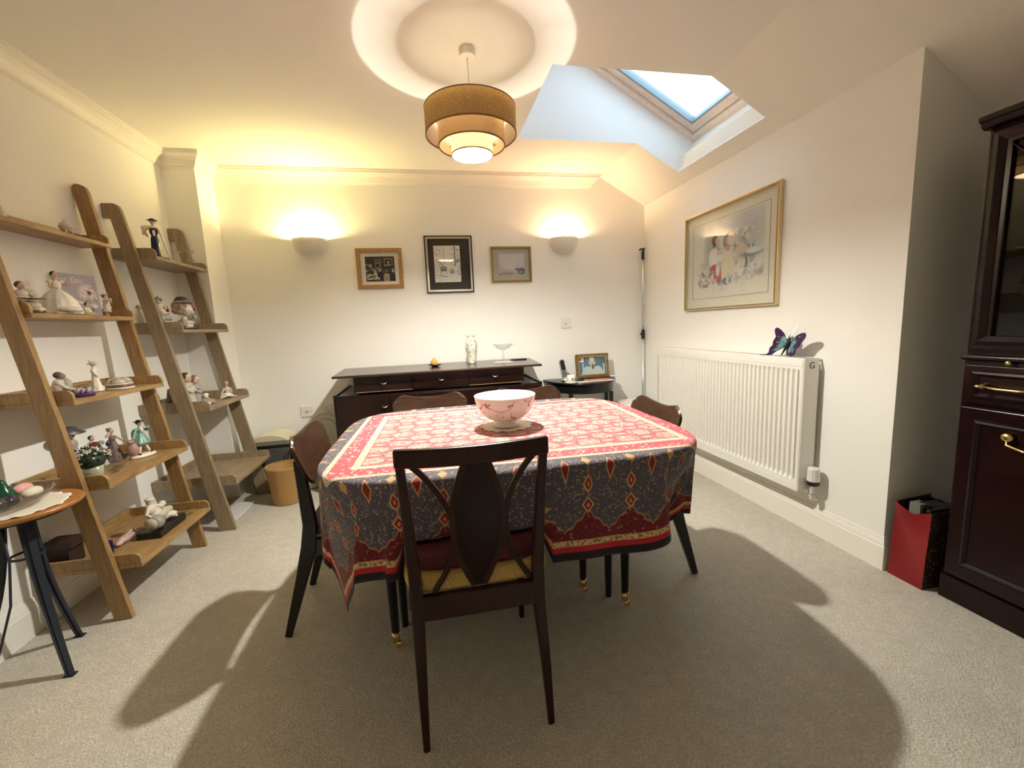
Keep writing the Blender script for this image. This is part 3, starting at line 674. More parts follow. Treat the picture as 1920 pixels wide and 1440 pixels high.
MB().lathe([(0, .002), (.018, 0), (.030, .005), (.052, .016), (.050, .018), (.028, .009), (0, .008)], (.026, 3.25, .882), 32).build('saucer', M['blackleg'], cn, smooth=True)
MB().lathe([(0, .009), (.024, .012), (.030, .026), (.022, .045), (.010, .062), (0, .068)], (.022, 3.25, .882), 9, wob=lambda a: 1+.12*math.sin(3*a)).ell((.045, 3.245, .902), (.012, .012, .011)).build('shell', M['amber'], cn, smooth=True)
tag(MB().prism(rpoly(.585+.05, 3.395, .78, 3.455, .012), 'z', .8825, .892).build('remote_control', M['black'], None, loc=(.71, 3.425, .882), bevel=.002), 'flat black coaster-like gadget at the back right of the sideboard', 'gadget')
# ---------------------------------------------------------------- telephone table
tt = thing('side_table', 'dark half-round table holding the telephone and framed photograph', 'table', (1.27, 3.40, 0))
def half(a, b, n=30, y=3.58, cx=1.275): return [(cx+a*math.cos(math.pi+math.pi*i/n), y+b*math.sin(math.pi+math.pi*i/n)) for i in range(n+1)]
MB().prism(half(.318, .42), 'z', .663, .680).build('top', M['blackleg'], tt, bevel=.004)
MB().prism(half(.297, .395, y=3.575), 'z', .590, .663).build('apron', M['blackleg'], tt)
for x, y in ((1.005, 3.555), (1.10, 3.24), (1.45, 3.24), (1.545, 3.555)):
    MB().beam([(x, y, 0), (x, y, .592)], [.018, .028], [.018, .028], up=(1, 0, 0)).build('leg', M['blackleg'], tt)
ph = thing('telephone', 'black and silver cordless telephone standing in its charger', 'telephone', (1.12, 3.40, .680))
R3 = Matrix.Rotation(math.radians(-14), 3, 'X')
MB().lathe([(0, .004), (.044, 0), (.046, .010), (.030, .022), (0, .026)], (1.12, 3.40, .680), 28, 1, .9).build('charger', M['alu'], ph, smooth=True)
MB().prism(rpoly(-.025, 0, .025, .170, .020), 'y', -.012, .012).xf(Matrix.Translation((1.108, 3.395, .700)) @ Matrix.Rotation(math.radians(-10), 4, 'X') @ Matrix.Rotation(math.radians(-9), 4, 'Y')).build('handset', M['alu'], ph, bevel=.005, seg=3)
k_ = MB(); MT = Matrix.Translation((1.108, 3.395, .700)) @ Matrix.Rotation(math.radians(-10), 4, 'X') @ Matrix.Rotation(math.radians(-9), 4, 'Y')
k_.prism(rpoly(-.018, .072, .018, .160, .015), 'y', -.0135, -.0125)
for i in range(3):
    for j in range(4): k_.box((-.017+.0125*i, -.0135, .016+.0135*j), (-.008+.0125*i, -.0122, .025+.0135*j))
k_.xf(MT).build('keypad', M['black'], ph)
cu = thing('mug', 'small white cup marked with the letter A beside the telephone', 'cup', (1.115, 3.27, .680))
MB().lathe([(0, 0), (.046, 0), (.052, .006), (.048, .008), (0, .006)], (1.115, 3.27, .680), 28).build('saucer', M['porc'], cu, smooth=True)
MB().lathe([(0, .008), (.026, .008), (.031, .014), (.032, .064), (.029, .064), (.027, .016), (0, .013)], (1.115, 3.27, .680), 28).build('cup', M['porc'], cu, smooth=True)
MB().tube([(1.085, 3.27, .730), (1.068, 3.27, .727), (1.066, 3.27, .712), (1.086, 3.27, .702)], .003, 8).build('handle', M['porc'], cu, smooth=True)
lettering('letter', 'A', .030, M['black'], cu, ((1, 0, 0), (0, 0, 1), (0, -1, 0)), (1.118, 3.2385, .714), .002)
pf = thing('photo_frame', 'gilt-framed photograph of a man in a pale shirt on the telephone table', 'picture', (1.39, 3.47, .680))
TL = Matrix.Translation((1.385, 3.462, .6862)) @ Matrix.Rotation(math.radians(-9), 4, 'X')
fx = MB(); W2, H2, b_ = .150, .208, .024
fx.box((-W2, -.008, 0), (W2, .008, b_)).box((-W2, -.008, H2-b_), (W2, .008, H2)).box((-W2, -.008, b_), (-W2+b_, .008, H2-b_)).box((W2-b_, -.008, b_), (W2, .008, H2-b_))
M['oldgilt'] = mat('aged gilt', rough=.4, metal=.6, fn=mottle((.10, .06, .025), (.42, .29, .10), 60, 3, .3))
fx.xf(TL).build('frame', M['oldgilt'], pf, bevel=.003)
f2 = MB(); c2 = b_-.001
for lo, hi in (((-W2+c2, -.0085, c2), (W2-c2, .003, c2+.006)), ((-W2+c2, -.0085, H2-c2-.006), (W2-c2, .003, H2-c2)), ((-W2+c2, -.0085, c2), (-W2+c2+.006, .003, H2-c2)), ((W2-c2-.006, -.0085, c2), (W2-c2, .003, H2-c2))): f2.box(lo, hi)
M['gold'] = mat('bright gilt', (.62, .45, .20), .3, .8)
f2.xf(TL).build('inner_edge', M['gold'], pf)
SK = (.62, .45, .35)
paint('photograph', pf, TL @ Vector((-W2+.026, -.001, .026)), TL.to_3x3() @ Vector((1, 0, 0)), TL.to_3x3() @ Vector((0, 0, 1)), 2*W2-.052, H2-.052, 90, 56, (.05, .12, .16),
      [('b', 0, 0, 1, .62, (.04, .16, .26), 1), ('e', .5, .62, .42, .30, (.07, .20, .24), .3), ('b', .13, .1, .17, .66, (.5, .62, .66), 1), ('b', .9, .05, .95, .60, (.5, .65, .72), 1), ('e', .50, .02, .44, .46, (.50, .60, .57), .2), ('e', .30, .25, .16, .24, (.50, .60, .57), .3), ('e', .70, .25, .16, .24, (.52, .62, .59), .3),
       ('e', .50, .42, .07, .14, (.55, .45, .36), .3), ('e', .49, .68, .115, .235, (.58, .50, .40), .25), ('e', .49, .86, .10, .10, (.66, .62, .52), .5), ('e', .45, .68, .025, .02, (.22, .16, .13), 1), ('e', .54, .68, .025, .02, (.22, .16, .13), 1), ('e', .495, .60, .02, .045, (.46, .34, .26), 1), ('e', .495, .53, .045, .015, (.3, .16, .13), 1), ('e', .375, .66, .02, .06, (.55, .42, .33), .5), ('e', .61, .66, .02, .06, (.50, .38, .3), .5),
       ('b', 0, .70, .24, 1, (.05, .02, .02), .9), ('e', .14, .88, .07, .10, (.55, .38, .32), .4), ('e', .12, .76, .10, .06, (.8, .66, .6), .4), ('s', .2, .05, .85, .4, 50, .02, [(.45, .56, .55), (.6, .68, .66)], .5)])
MB().box((-W2+.02, -.0045, .02), (W2-.02, -.0035, H2-.02)).xf(TL).build('glass', M['glass'], pf)
MB().beam([(1.385, 3.472, .80), (1.385, 3.545, .687)], .05, .003, up=(1, 0, 0)).build('strut', M['black'], pf)
bk = thing('magazine', 'small red and cream leaflet lying in front of the framed photograph', 'leaflet', (1.38, 3.30, .681))
MB().box((1.27, 3.235, .681), (1.485, 3.385, .6845)).build('pages', M['cream'], bk)
paint('cover', bk, (1.27, 3.235, .6848), (1, 0, 0), (0, 1, 0), .215, .15, 40, 30, (.75, .62, .45), [('b', 0, .35, 1, 1, (.55, .10, .06), 1), ('s', 0, .3, 1, 1, 30, .04, [(.7, .3, .15), (.5, .05, .04), (.8, .6, .4)], .8), ('s', .05, 0, .95, .3, 24, .02, [(.6, .12, .08), (.7, .5, .35)], .8)])
tag(MB().box((1.165, 3.225, .681), (1.262, 3.30, .683)).build('note_card', M['plastic'], None, loc=(1.21, 3.26, .681)), 'plain white card lying between the cup and the leaflet', 'card')
tag(MB().box((1.545, 3.46, .681), (1.590, 3.50, .690)).build('paper_box', M['plastic'], None, loc=(1.56, 3.48, .681)), 'tiny white box at the right edge of the telephone table', 'box')
# white appliance on the floor by the corner
ap = thing('water_container', 'clear-lidded white appliance on the floor under the telephone table', 'appliance', (1.70, 3.36, 0))
MB().prism(rpoly(1.56, 3.22, 1.86, 3.50, .05), 'z', 0, .40).build('body', M['plastic'], ap, bevel=.02, seg=4)
MB().prism(rpoly(1.565, 3.225, 1.855, 3.495, .05), 'z', .401, .47).build('lid', M['plastic'], ap, bevel=.03, seg=4)
MB().xf(Matrix.Identity(4)).tube([(1.66, 3.222, .36), (1.66, 3.205, .36)], .022, 20).build('dial', M['alu'], ap, smooth=False)
# ---------------------------------------------------------------- radiator
rd = thing('radiator', 'white ribbed panel radiator fixed low on the right wall', 'radiator', (R_-.06, 2.5, .235))
rx = 1.842; y0, y1, zb, zt = 1.790, 3.211, .235, .935
nr = 42; per = (y1-y0-.05)/nr
def rf(u, v):
    y = y0+.025+u*(y1-y0-.05); z = zb+.035+v*(zt-zb-.08)
    f = 1 if .045 < v < .955 else 0
    k = (u*nr) % 1.0; gsh = max(0, min(1, (abs(k-.5)-.14)/.12))
    return (rx+.0105*f*gsh, y, z)
mb = MB(); us = []
for i in range(nr):
    us += [(i+q)/nr for q in (0.0, .24, .36, .5-.0001, .64, .76)]
us.append(1.0); vz = [0, .03, .06, .94, .97, 1]
pts = []
for u in us:
    k = (u*nr) % 1.0; gsh = max(0, min(1, (abs(k-.5)-.14)/.12)) if 0 < u < 1 else 1
    for v in vz:
        f = 1 if .05 < v < .95 else 0
        pts.append((rx+.0125*f*gsh, y0+.025+u*(y1-y0-.05), zb+.035+v*(zt-zb-.07)))
nv = len(vz); mb.add(pts, [(i*nv+j, (i+1)*nv+j, (i+1)*nv+j+1, i*nv+j+1) for i in range(len(us)-1) for j in range(nv-1)])
mb.build('front_panel', M['white'], rd)
fb = MB().box((rx-.002, y0+.004, zb), (rx+.006, y1-.004, zb+.035)).box((rx-.002, y0+.004, zt-.035), (rx+.006, y1-.004, zt)).box((rx-.002, y0+.004, zb+.035), (rx+.006, y0+.025, zt-.035)).box((rx-.002, y1-.025, zb+.035), (rx+.006, y1-.004, zt-.035))
fb.build('front_frame', M['white'], rd, bevel=.003)
MB().box((rx+.062, y0+.01, zb+.01), (rx+.070, y1-.01, zt-.01)).box((rx+.02, y0+.03, zb+.02), (rx+.055, y1-.03, zb+.05)).build('rear_panel', M['white'], rd)
MB().box((rx-.001, y0-.002, zb+.012), (rx+.088, y0+.003, zt)).build('end_panel', M['white'], rd, bevel=.002)
MB().box((rx-.001, y1-.003, zb+.012), (rx+.088, y1+.002, zt)).build('end_panel', M['white'], rd, bevel=.002)
gr = MB().box((rx, y0, zt), (rx+.012, y1, zt+.004)).box((rx+.076, y0, zt), (rx+.088, y1, zt+.004))
for i in range(95): gr.box((rx+.012, y0+.005+i*.015, zt), (rx+.076, y0+.011+i*.015, zt+.003))
gr.build('top_grille', M['white'], rd)
M['greyprint'] = mat('grey print', (.10, .09, .07), .5)
lettering('emblem', 'G', .048, M['greyprint'], rd, ((1, 0, 0), (0, 0, 1), (0, -1, 0)), (rx+.044, y0-.003, .900), .0006)
MB().box((rx+.02, y0+.2, .5), (R_-.001, y0+.24, .8)).box((rx+.02, y1-.24, .5), (R_-.001, y1-.2, .8)).build('bracket', M['white'], rd)
vl = thing('radiator_valve', 'white and black thermostatic valve on chrome fittings at the radiator corner', 'valve', (1.895, 1.752, .23))
vx, vy = 1.893, 1.752
MB().lathe([(0, .375), (.024, .375), (.027, .370), (.029, .305), (0, .305)], (vx, vy, 0), 24, wob=lambda a: 1+.025*math.cos(12*a)).build('control_head', M['plastic'], vl, bevel=.002)
MB().lathe([(0, .304), (.029, .304), (.028, .285), (.016, .278), (0, .278)], (vx, vy, 0), 24).build('collar', M['black'], vl)
MB().tube([(vx, vy, .278), (vx, vy, .205)], .014, 6).tube([(vx, vy, .245), (vx-.004, vy+.045, .262)], .012, 6).tube([(vx, vy, .212), (vx+.03, vy, .205), (R_-.018, vy, .205)], .008, 10).tube([(vx, vy+.018, .25), (vx, vy+.030, .25)], .018, 6).tube([(vx, vy, .235), (vx, vy, .222)], .018, 6).build('pipework', M['chrome'], vl)
# ---------------------------------------------------------------- butterfly
M['purple'] = mat('deep purple wing', (.028, .006, .055), .35, fn=mottle((.014, .004, .03), (.055, .008, .075), 60, 2))
M['teal'] = mat('turquoise glitter', rough=.3, fn=mottle((.02, .12, .13), (.30, .62, .62), 190, 2))
bf = thing('butterfly_ornament', 'purple and turquoise butterfly ornament perched on the radiator', 'ornament', (1.885, 1.94, .94))
WL = [(1.92,1.025),(1.944,1.035),(1.952,1.057),(1.97,1.079),(1.985,1.09),(1.995,1.093),(2.003,1.09),(2.007,1.082),(2.006,1.065),(1.999,1.045),(2.008,1.03),(2.015,1.017),(2.016,.999),(2.032,.982),(2.038,.955),(2.052,.945),(2.09,.942),(2.092,.938),(2.048,.940),(2.022,.942),(1.995,.963),(1.961,.982),(1.934,.991)]
WR = [(1.919,1.011),(1.897,1.031),(1.873,1.05),(1.842,1.063),(1.82,1.067),(1.806,1.066),(1.799,1.054),(1.808,1.038),(1.828,1.019),(1.844,.995),(1.872,.978),(1.872,.968),(1.874,.959),(1.885,.948),(1.898,.943),(1.903,.941),(1.914,.942),(1.924,.943),(1.938,.942),(1.946,.963),(1.934,.986)]
def wing(poly, name, m, par, off, tx):
    f = lambda y, z: tx(y, z)
    vs = [f(y, z) for y, z in poly]; vs2 = [(a[0]-.0016, a[1], a[2]) for a in vs]; mb = MB(); n = len(poly)
    vs = [(a[0]+off, a[1], a[2]) for a in vs]; vs2 = [(a[0]+off, a[1], a[2]) for a in vs2]
    mb.add(vs+vs2, [tuple(range(n)), tuple(range(n, 2*n))[::-1]]+[(i, (i+1) % n, n+(i+1) % n, n+i) for i in range(n)])
    return mb.build(name, m, par)
tl_ = lambda y, z: (1.880-.22*(y-1.93)-.0*(z-1), y, z); tr_ = lambda y, z: (1.880+.22*(y-1.93)*.9, y, z)
a1 = wing(WL, 'wing', M['purple'], bf, 0, tl_); a2 = wing(WR, 'wing', M['purple'], bf, 0, tr_)
def cells(c0, tips, par, tx):
    for (ty, tz, w_) in tips:
        dy, dz = ty-c0[0], tz-c0[1]; l_ = math.hypot(dy, dz); ny_, nz_ = -dz/l_*w_, dy/l_*w_
        wing([(c0[0]+dy*.15, c0[1]+dz*.15), (c0[0]+dy*.7+ny_, c0[1]+dz*.7+nz_), (ty, tz), (c0[0]+dy*.7-ny_, c0[1]+dz*.7-nz_)], 'wing_cell', M['teal'], par, -.0022, tx)
cells((1.93, 1.005), [(1.958, 1.052, .005), (1.970, 1.046, .005), (1.980, 1.034, .0045), (1.988, 1.018, .004), (1.990, 1.004, .004), (1.998, .990, .004), (2.022, .966, .004), (2.01, .962, .003)], a1, tl_)
cells((1.922, .995), [(1.866, 1.040, .005), (1.858, 1.026, .005), (1.866, 1.012, .004), (1.882, .997, .0045), (1.890, .984, .004), (1.896, .972, .004), (1.904, .961, .004), (1.914, .954, .004), (1.926, .953, .004)], a2, tr_)
sp_ = MB()
for y, z in ((1.844, 1.045), (1.985, 1.045), (1.99, 1.015), (1.884, .983), (1.893, .966), (1.892, .975)):
    q = (tl_ if y > 1.93 else tr_)(y, z); sp_.ell((q[0]-.003, y, z), (.0015, .003, .003), 8, 6)
sp_.build('white_spot', M['plastic'], bf)
MB().tube([(1.876, 1.921, 1.034), (1.874, 1.925, 1.012), (1.874, 1.935, .992), (1.876, 1.952, .972), (1.878, 1.972, .946)], [.005, .009, .009, .006, .003], 10).ell((1.875, 1.920, 1.036), (.006, .006, .007), 10, 8).build('body', M['black'], bf, smooth=True)
MB().tube([(1.876, 1.92, 1.036), (1.89, 1.908, 1.074), (1.90, 1.898, 1.12)], .0013, 6).build('antenna', M['alu'], bf)
# ---------------------------------------------------------------- wall plates
def plate(name, x, z, w_, label, cat, extra):
    t = thing(name, label, cat, (x, D, z)); MB().prism(rpoly(x-w_/2, z-.043, x+w_/2, z+.043, .004), 'y', D-.009, D-.0003).build('plate', M['plastic'], t, bevel=.0015); extra(t, x, z); return t
def ex_sw(t, x, z): MB().box((x-.012, D-.014, z-.02), (x+.012, D-.009, z+.02)).build('rocker', M['plastic'], t, bevel=.002); MB().box((x-.004, D-.0145, z-.014), (x+.004, D-.0138, z-.004)).build('indicator', M['greyprint'], t)
plate('light_switch', 1.189, 1.169, .088, 'square white switch on the back wall below the right wall light', 'switch', ex_sw)
def ex_ph(t, x, z): MB().box((x-.012, D-.0105, z-.012), (x+.012, D-.0088, z+.006)).box((x-.036, D-.0105, z-.003), (x-.031, D-.0088, z+.003)).box((x+.031, D-.0105, z-.003), (x+.036, D-.0088, z+.003)).build('jack', M['strip'], t)
plate('phone_socket', -1.011, .552, .092, 'square telephone socket low on the back wall', 'socket', ex_ph)
def ex_db(t, x, z):
    m = MB()
    for dx in (-.040, .034):
        m.box((x+dx-.003, D-.0102, z+.010), (x+dx+.003, D-.0088, z+.019)).box((x+dx-.014, D-.0102, z-.012), (x+dx-.007, D-.0088, z-.008)).box((x+dx+.007, D-.0102, z-.012), (x+dx+.014, D-.0088, z-.008))
    m.build('pin_slots', M['black'], t)
    for dx in (-.012, .012): MB().box((x+dx-.006, D-.014, z+.014), (x+dx+.006, D-.0088, z+.034)).build('rocker', M['plastic'], t, bevel=.001)
plate('power_socket', -.822, .556, .150, 'double power socket partly hidden by the sideboard', 'socket', ex_db)
# ---------------------------------------------------------------- window pole
wp = thing('window_pole', 'long aluminium window pole with black hook standing in the back right corner', 'pole', (1.912, 3.565, 0))
MB().tube([(1.905, 3.545, 0.0), (1.909, 3.555, 1.02)], .0125, 16).build('lower_tube', M['alu'], wp, smooth=True)
MB().tube([(1.909, 3.555, 1.06), (1.913, 3.565, 1.72)], .0095, 16).build('upper_tube', M['alu'], wp, smooth=True)
MB().tube([(1.909, 3.555, 1.00), (1.909, 3.555, 1.075)], .0165, 14).box((1.884, 3.548, 1.03), (1.896, 3.560, 1.05)).build('clamp', M['black'], wp)
MB().tube([(1.913, 3.565, 1.70), (1.913, 3.565, 1.765)], .013, 12).tube([(1.913, 3.562, 1.76), (1.905, 3.555, 1.79), (1.886, 3.55, 1.787), (1.872, 3.55, 1.778)], .008, 8).tube([(1.913, 3.562, 1.76), (1.925, 3.56, 1.785), (1.922, 3.56, 1.80)], .006, 8).build('hook', M['black'], wp)
# ---------------------------------------------------------------- framed pictures
def frame(name, label, x0, x1, z0, z1, bw, fm, mm, im, depth=.02, wall='back', inner=None):
    """picture on the back wall (x0..x1) or on the right wall (y from x0 down to x1); im = (l, r, b, t) of the print"""
    if wall == 'back': T_ = Matrix(((1, 0, 0, x0), (0, 1, 0, D), (0, 0, 1, z0), (0, 0, 0, 1))); W_ = x1-x0
    else: T_ = Matrix(((0, 1, 0, R_), (-1, 0, 0, x0), (0, 0, 1, z0), (0, 0, 0, 1))); W_ = x0-x1
    H_ = z1-z0; c = T_ @ Vector((W_/2, 0, H_/2)); t = thing(name, label, 'picture', tuple(c))
    d = depth
    def four(a, b, ya, yb_):
        m = MB()
        m.prism([(a, a), (W_-a, a), (W_-b, b), (b, b)], 'y', ya, yb_).prism([(a, H_-a), (b, H_-b), (W_-b, H_-b), (W_-a, H_-a)], 'y', ya, yb_)
        m.prism([(a, a), (b, b), (b, H_-b), (a, H_-a)], 'y', ya, yb_).prism([(W_-a, a), (W_-a, H_-a), (W_-b, H_-b), (W_-b, b)], 'y', ya, yb_); return m.xf(T_)
    four(0, bw, -d, -.001).build('frame', fm, t, bevel=.0015)
    if inner: four(bw*.45, bw+.001, -d-.0015, -d+.001).build('frame_edge', inner, t)
    MB().box((bw-.001, -.006, bw-.001), (W_-bw+.001, -.002, H_-bw+.001)).xf(T_).build('mount', mm, t)
    MB().box((bw-.001, -.0115, bw-.001), (W_-bw+.001, -.0105, H_-bw+.001)).xf(T_).build('glass', M['glass'], t)
    l, r, b, tp = im; Rm = T_.to_3x3()
    return t, (T_ @ Vector((l*W_, -.0065, b*H_)), Rm @ Vector((1, 0, 0)), Rm @ Vector((0, 0, 1)), (r-l)*W_, (tp-b)*H_), four
M['frwood'] = mat('pine frame', rough=.4, fn=woodfn((.25, .125, .03), (.50, .29, .09), (5, 5, 5), 9))
M['frgold'] = mat('gold frame', (.36, .24, .08), .35, .7)
M['frpale'] = mat('champagne frame', (.70, .60, .38), .3, .7)
M['frsilv'] = mat('silver edge', (.50, .46, .38), .3, .9)
M['mwhite'] = mat('white mount', (.78, .76, .70), .8); M['mdark'] = mat('dark brown mount', (.022, .015, .012), .6); M['mgrey'] = mat('sage mount', (.48, .47, .38), .8); M['mcream'] = mat('cream mount', (.70, .68, .56), .8)
t, q, _ = frame('framed_photograph', 'black and white photograph in a light wooden frame, leftmost on the back wall', -.527, -.174, 1.507, 1.820, .030, M['frwood'], M['mwhite'], (.185, .825, .18, .80))
BLK2, LT, MD = (.022, .014, .010), (.60, .53, .42), (.20, .15, .11)
paint('photograph', t, *q, 110, 84, BLK2, [('b', 0, .45, 1, 1, (.035, .022, .016), 1), ('b', .33, .52, .52, .88, (.32, .27, .22), 1), ('b', .36, .56, .49, .85, BLK2, 1), ('e', .42, .74, .035, .07, (.30, .24, .18), .5), ('b', .64, .62, .93, .92, (.28, .24, .19), 1), ('b', .67, .66, .90, .88, (.03, .02, .016), 1),
  ('b', 0, .48, .22, .70, (.28, .23, .18), 1), ('b', .0, .50, .19, .66, (.04, .03, .02), 1), ('s', 0, .28, 1, .52, 46, .030, [LT, MD, (.35, .28, .2), BLK2], .9), ('e', .15, .62, .035, .045, (.55, .48, .38), .5), ('e', .79, .76, .045, .05, (.55, .48, .38), .5), ('l', .66, .62, .82, .68, .015, (.5, .44, .35)), ('s', 0, .10, .5, .32, 26, .045, [LT, (.7, .63, .5), MD], .9),
  ('e', .50, .25, .12, .22, (.012, .012, .02), .3), ('b', .60, 0, .80, .26, (.40, .31, .20), 1), ('e', .71, .27, .10, .06, (.5, .4, .28), .5), ('e', .72, .42, .04, .07, (.22, .15, .1), .5), ('e', .93, .18, .09, .22, (.010, .012, .02), .3), ('e', .93, .42, .04, .07, (.6, .55, .46), .5), ('e', .48, .44, .05, .05, (.6, .54, .44), .5), ('l', .05, .08, .45, .14, .02, (.55, .48, .37)), ('l', .35, .22, .45, .06, .016, (.68, .62, .5))], jit=.12)
t, q, _ = frame('framed_sketch', 'street sketch of a tram in a black and silver frame with wide dark mount', .007, .395, 1.458, 1.914, .024, M['blackleg'], M['mdark'], (.185, .735, .19, .83), inner=M['frsilv'])
K = (.10, .10, .10)
stx = [('s', .02, .25, .25, .95, 60, .030, [(.55, .55, .53), (.35, .35, .34), (.66, .66, .64)], .8), ('s', .72, .2, 1, .95, 70, .028, [(.2, .2, .2), (.45, .45, .44), (.6, .6, .58)], .8), ('s', .3, .5, .7, .95, 30, .03, [(.6, .6, .58), (.68, .68, .66)], .7), ('l', .38, .50, .38, .97, .007, K), ('l', .80, .45, .80, .98, .012, K), ('l', .66, .5, .66, .92, .006, (.4, .4, .4)), ('l', .16, .60, .34, .44, .02, (.25, .25, .25))]
stx += [('b', .86, .55, .94, .60, K, 1), ('e', .34, .40, .17, .035, K, .6), ('b', .22, .20, .46, .40, (.70, .70, .68), 1), ('b', .24, .30, .30, .38, K, 1), ('b', .32, .30, .38, .38, K, 1), ('b', .40, .30, .45, .38, K, 1), ('l', .19, .18, .48, .15, .012, (.15, .15, .15)), ('l', .22, .2, .22, .40, .006, K), ('l', .46, .2, .46, .40, .006, K), ('e', .66, .30, .12, .10, (.45, .45, .44), .7), ('b', .60, .25, .74, .30, (.3, .3, .3), 1), ('l', .05, .20, .2, .18, .008, K), ('s', .05, .02, .5, .15, 26, .02, [(.5, .5, .5), (.66, .66, .64)], .7), ('s', .5, .04, .95, .16, 10, .015, [(.55, .55, .54)], .6)]
paint('sketch', t, *q, 90, 124, (.78, .78, .75), stx, jit=.06)
t, q, four = frame('framed_watercolour', 'small harbour watercolour in a thin gold frame on the back wall', .548, .894, 1.532, 1.824, .016, M['frgold'], M['mgrey'], (.19, .83, .19, .80))
paint('watercolour', t, *q, 90, 70, (.62, .60, .58), [('g', (.55, .50, .48), (.64, .64, .66)), ('e', .5, .55, .5, .4, (.66, .65, .64), .8), ('e', .35, .10, .40, .10, (.40, .28, .24), .8), ('s', .0, .08, .7, .28, 40, .03, [(.45, .36, .34), (.56, .50, .48), (.42, .38, .38)], .6), ('e', .87, .19, .18, .17, (.10, .15, .20), .4), ('e', .85, .16, .10, .07, (.28, .34, .40), .6), ('e', .70, .30, .08, .05, (.10, .09, .15), .5), ('l', .73, .3, .73, .62, .006, (.22, .2, .26)), ('l', .66, .48, .80, .46, .004, (.3, .28, .32)), ('l', .67, .3, .67, .48, .004, (.3, .28, .32)), ('l', .80, .3, .84, .42, .004, (.35, .33, .36)), ('l', .52, .2, .66, .30, .006, (.25, .2, .22)), ('l', .45, .25, .45, .5, .003, (.45, .42, .42)), ('l', .1, .3, .1, .5, .003, (.45, .42, .42)), ('e', .05, .06, .05, .04, (.1, .1, .08), .5), ('l', .0, .34, .5, .33, .003, (.5, .47, .47))], jit=.05)
t, q, four = frame('framed_painting', 'large framed watercolour of two girls with flowers on the right wall above the radiator', 2.946, 2.074, 1.218, 1.889, .014, M['frpale'], M['mcream'], (.095, .865, .135, .865), depth=.026, wall='right', inner=M['frgold'])
G1, G2, G3 = (.40, .42, .40), (.20, .24, .24), (.60, .60, .56)
paint('watercolour', t, *q, 150, 120, (.66, .65, .60), [('g', (.72, .68, .57), (.60, .61, .59)), ('e', .28, .62, .12, .40, (.38, .42, .41), .9), ('e', .80, .75, .3, .35, (.44, .46, .45), 1.2), ('e', .36, .45, .12, .30, (.22, .26, .26), .8), ('s', .12, .20, .5, .48, 60, .035, [G1, G3, (.50, .50, .46)], .5), ('s', .5, .18, 1, .50, 70, .035, [G1, G2, G3, (.66, .65, .6)], .5),
   ('s', .58, .55, .88, .82, 90, .020, [(.70, .70, .66), G2, G1, (.62, .62, .56)], .8), ('e', .72, .52, .075, .12, (.60, .50, .38), .5), ('e', .85, .47, .18, .05, (.22, .28, .30), .8), ('e', .88, .50, .12, .04, (.66, .67, .66), .6),
   ('e', .345, .75, .055, .075, (.15, .07, .06), .5), ('e', .385, .735, .035, .055, (.58, .38, .30), .5), ('l', .345, .70, .325, .60, .022, (.15, .07, .06)), ('e', .335, .52, .085, .15, (.72, .71, .68), .4), ('e', .42, .50, .07, .06, (.68, .67, .64), .5), ('l', .40, .56, .53, .66, .020, (.66, .52, .42)),
   ('e', .345, .33, .085, .11, (.46, .09, .08), .4), ('e', .42, .26, .05, .12, (.52, .12, .10), .5), ('e', .40, .34, .035, .09, (.72, .70, .66), .5), ('e', .545, .70, .085, .11, (.20, .12, .09), .5), ('e', .535, .71, .055, .07, (.45, .33, .26), .5), ('e', .585, .71, .06, .12, (.66, .62, .54), .6), ('e', .54, .61, .045, .05, (.50, .34, .26), .5),
   ('e', .545, .36, .10, .20, (.70, .63, .47), .4), ('e', .50, .28, .05, .16, (.72, .66, .52), .5), ('e', .53, .18, .07, .06, (.10, .16, .22), .5), ('e', .44, .17, .04, .05, (.14, .18, .22), .5), ('e', .55, .20, .02, .07, (.66, .64, .6), .6), ('e', .72, .27, .08, .06, (.70, .68, .62), .5), ('e', .78, .38, .035, .08, (.25, .2, .17), .5), ('e', .76, .38, .02, .06, (.66, .62, .55), .5),
   ('s', .10, .14, .34, .34, 110, .016, [(.74, .68, .62), (.45, .30, .26), (.66, .56, .50), G2], .9), ('s', .5, .14, .9, .28, 60, .018, [(.72, .70, .64), G1, (.6, .58, .5)], .7), ('s', .3, .02, .8, .16, 40, .03, [(.56, .60, .58), (.66, .66, .6), (.70, .66, .56)], .5)], jit=.05)
four(.078, .0795, -.0075, -.0058).build('ruled_line', M['greyprint'], t)
# ---------------------------------------------------------------- display cabinet
cb = thing('display_cabinet', 'tall dark mahogany display cabinet with glazed door in the right alcove', 'cabinet', (2.18, .75, 0))
X0, X1, CY0, CY1 = 1.972, 2.40, .22, 1.232
B = MB()
B.box((X0+.012, CY0, .10), (X1, CY1, .965)).build('lower_body', M['mahog'], cb, bevel=.002)
MB().box((X0+.0, CY0-.004, 0), (X1, CY1+.004, .10)).build('plinth', M['mahog'], cb, bevel=.004)
u_ = MB().box((X1-.02, CY0, .985), (X1, CY1, 1.775)).box((X0+.02, CY1-.022, .985), (X1-.02, CY1, 1.775)).box((X0+.02, CY0, .985), (X1-.02, CY0+.022, 1.775)).box((X0+.02, CY0+.022, 1.755), (X1-.02, CY1-.022, 1.775)).box((X0+.02, CY0+.022, .985), (X1-.02, CY1-.022, 1.003))
u_.build('upper_carcass', M['mahog'], cb)
MB().box((X0-.004, CY0-.006, .965), (X1, CY1+.006, .984)).build('waist_rail', M['mahog'], cb, bevel=.006, seg=3)
MB().prism([(X0+.004, 1.775), (X0-.010, 1.782), (X0-.014, 1.795), (X0-.026, 1.803), (X0-.026, 1.818), (X1, 1.818), (X1, 1.775)], 'y', CY0-.016, CY1+.010).build('cornice', M['mahog'], cb, bevel=.002)
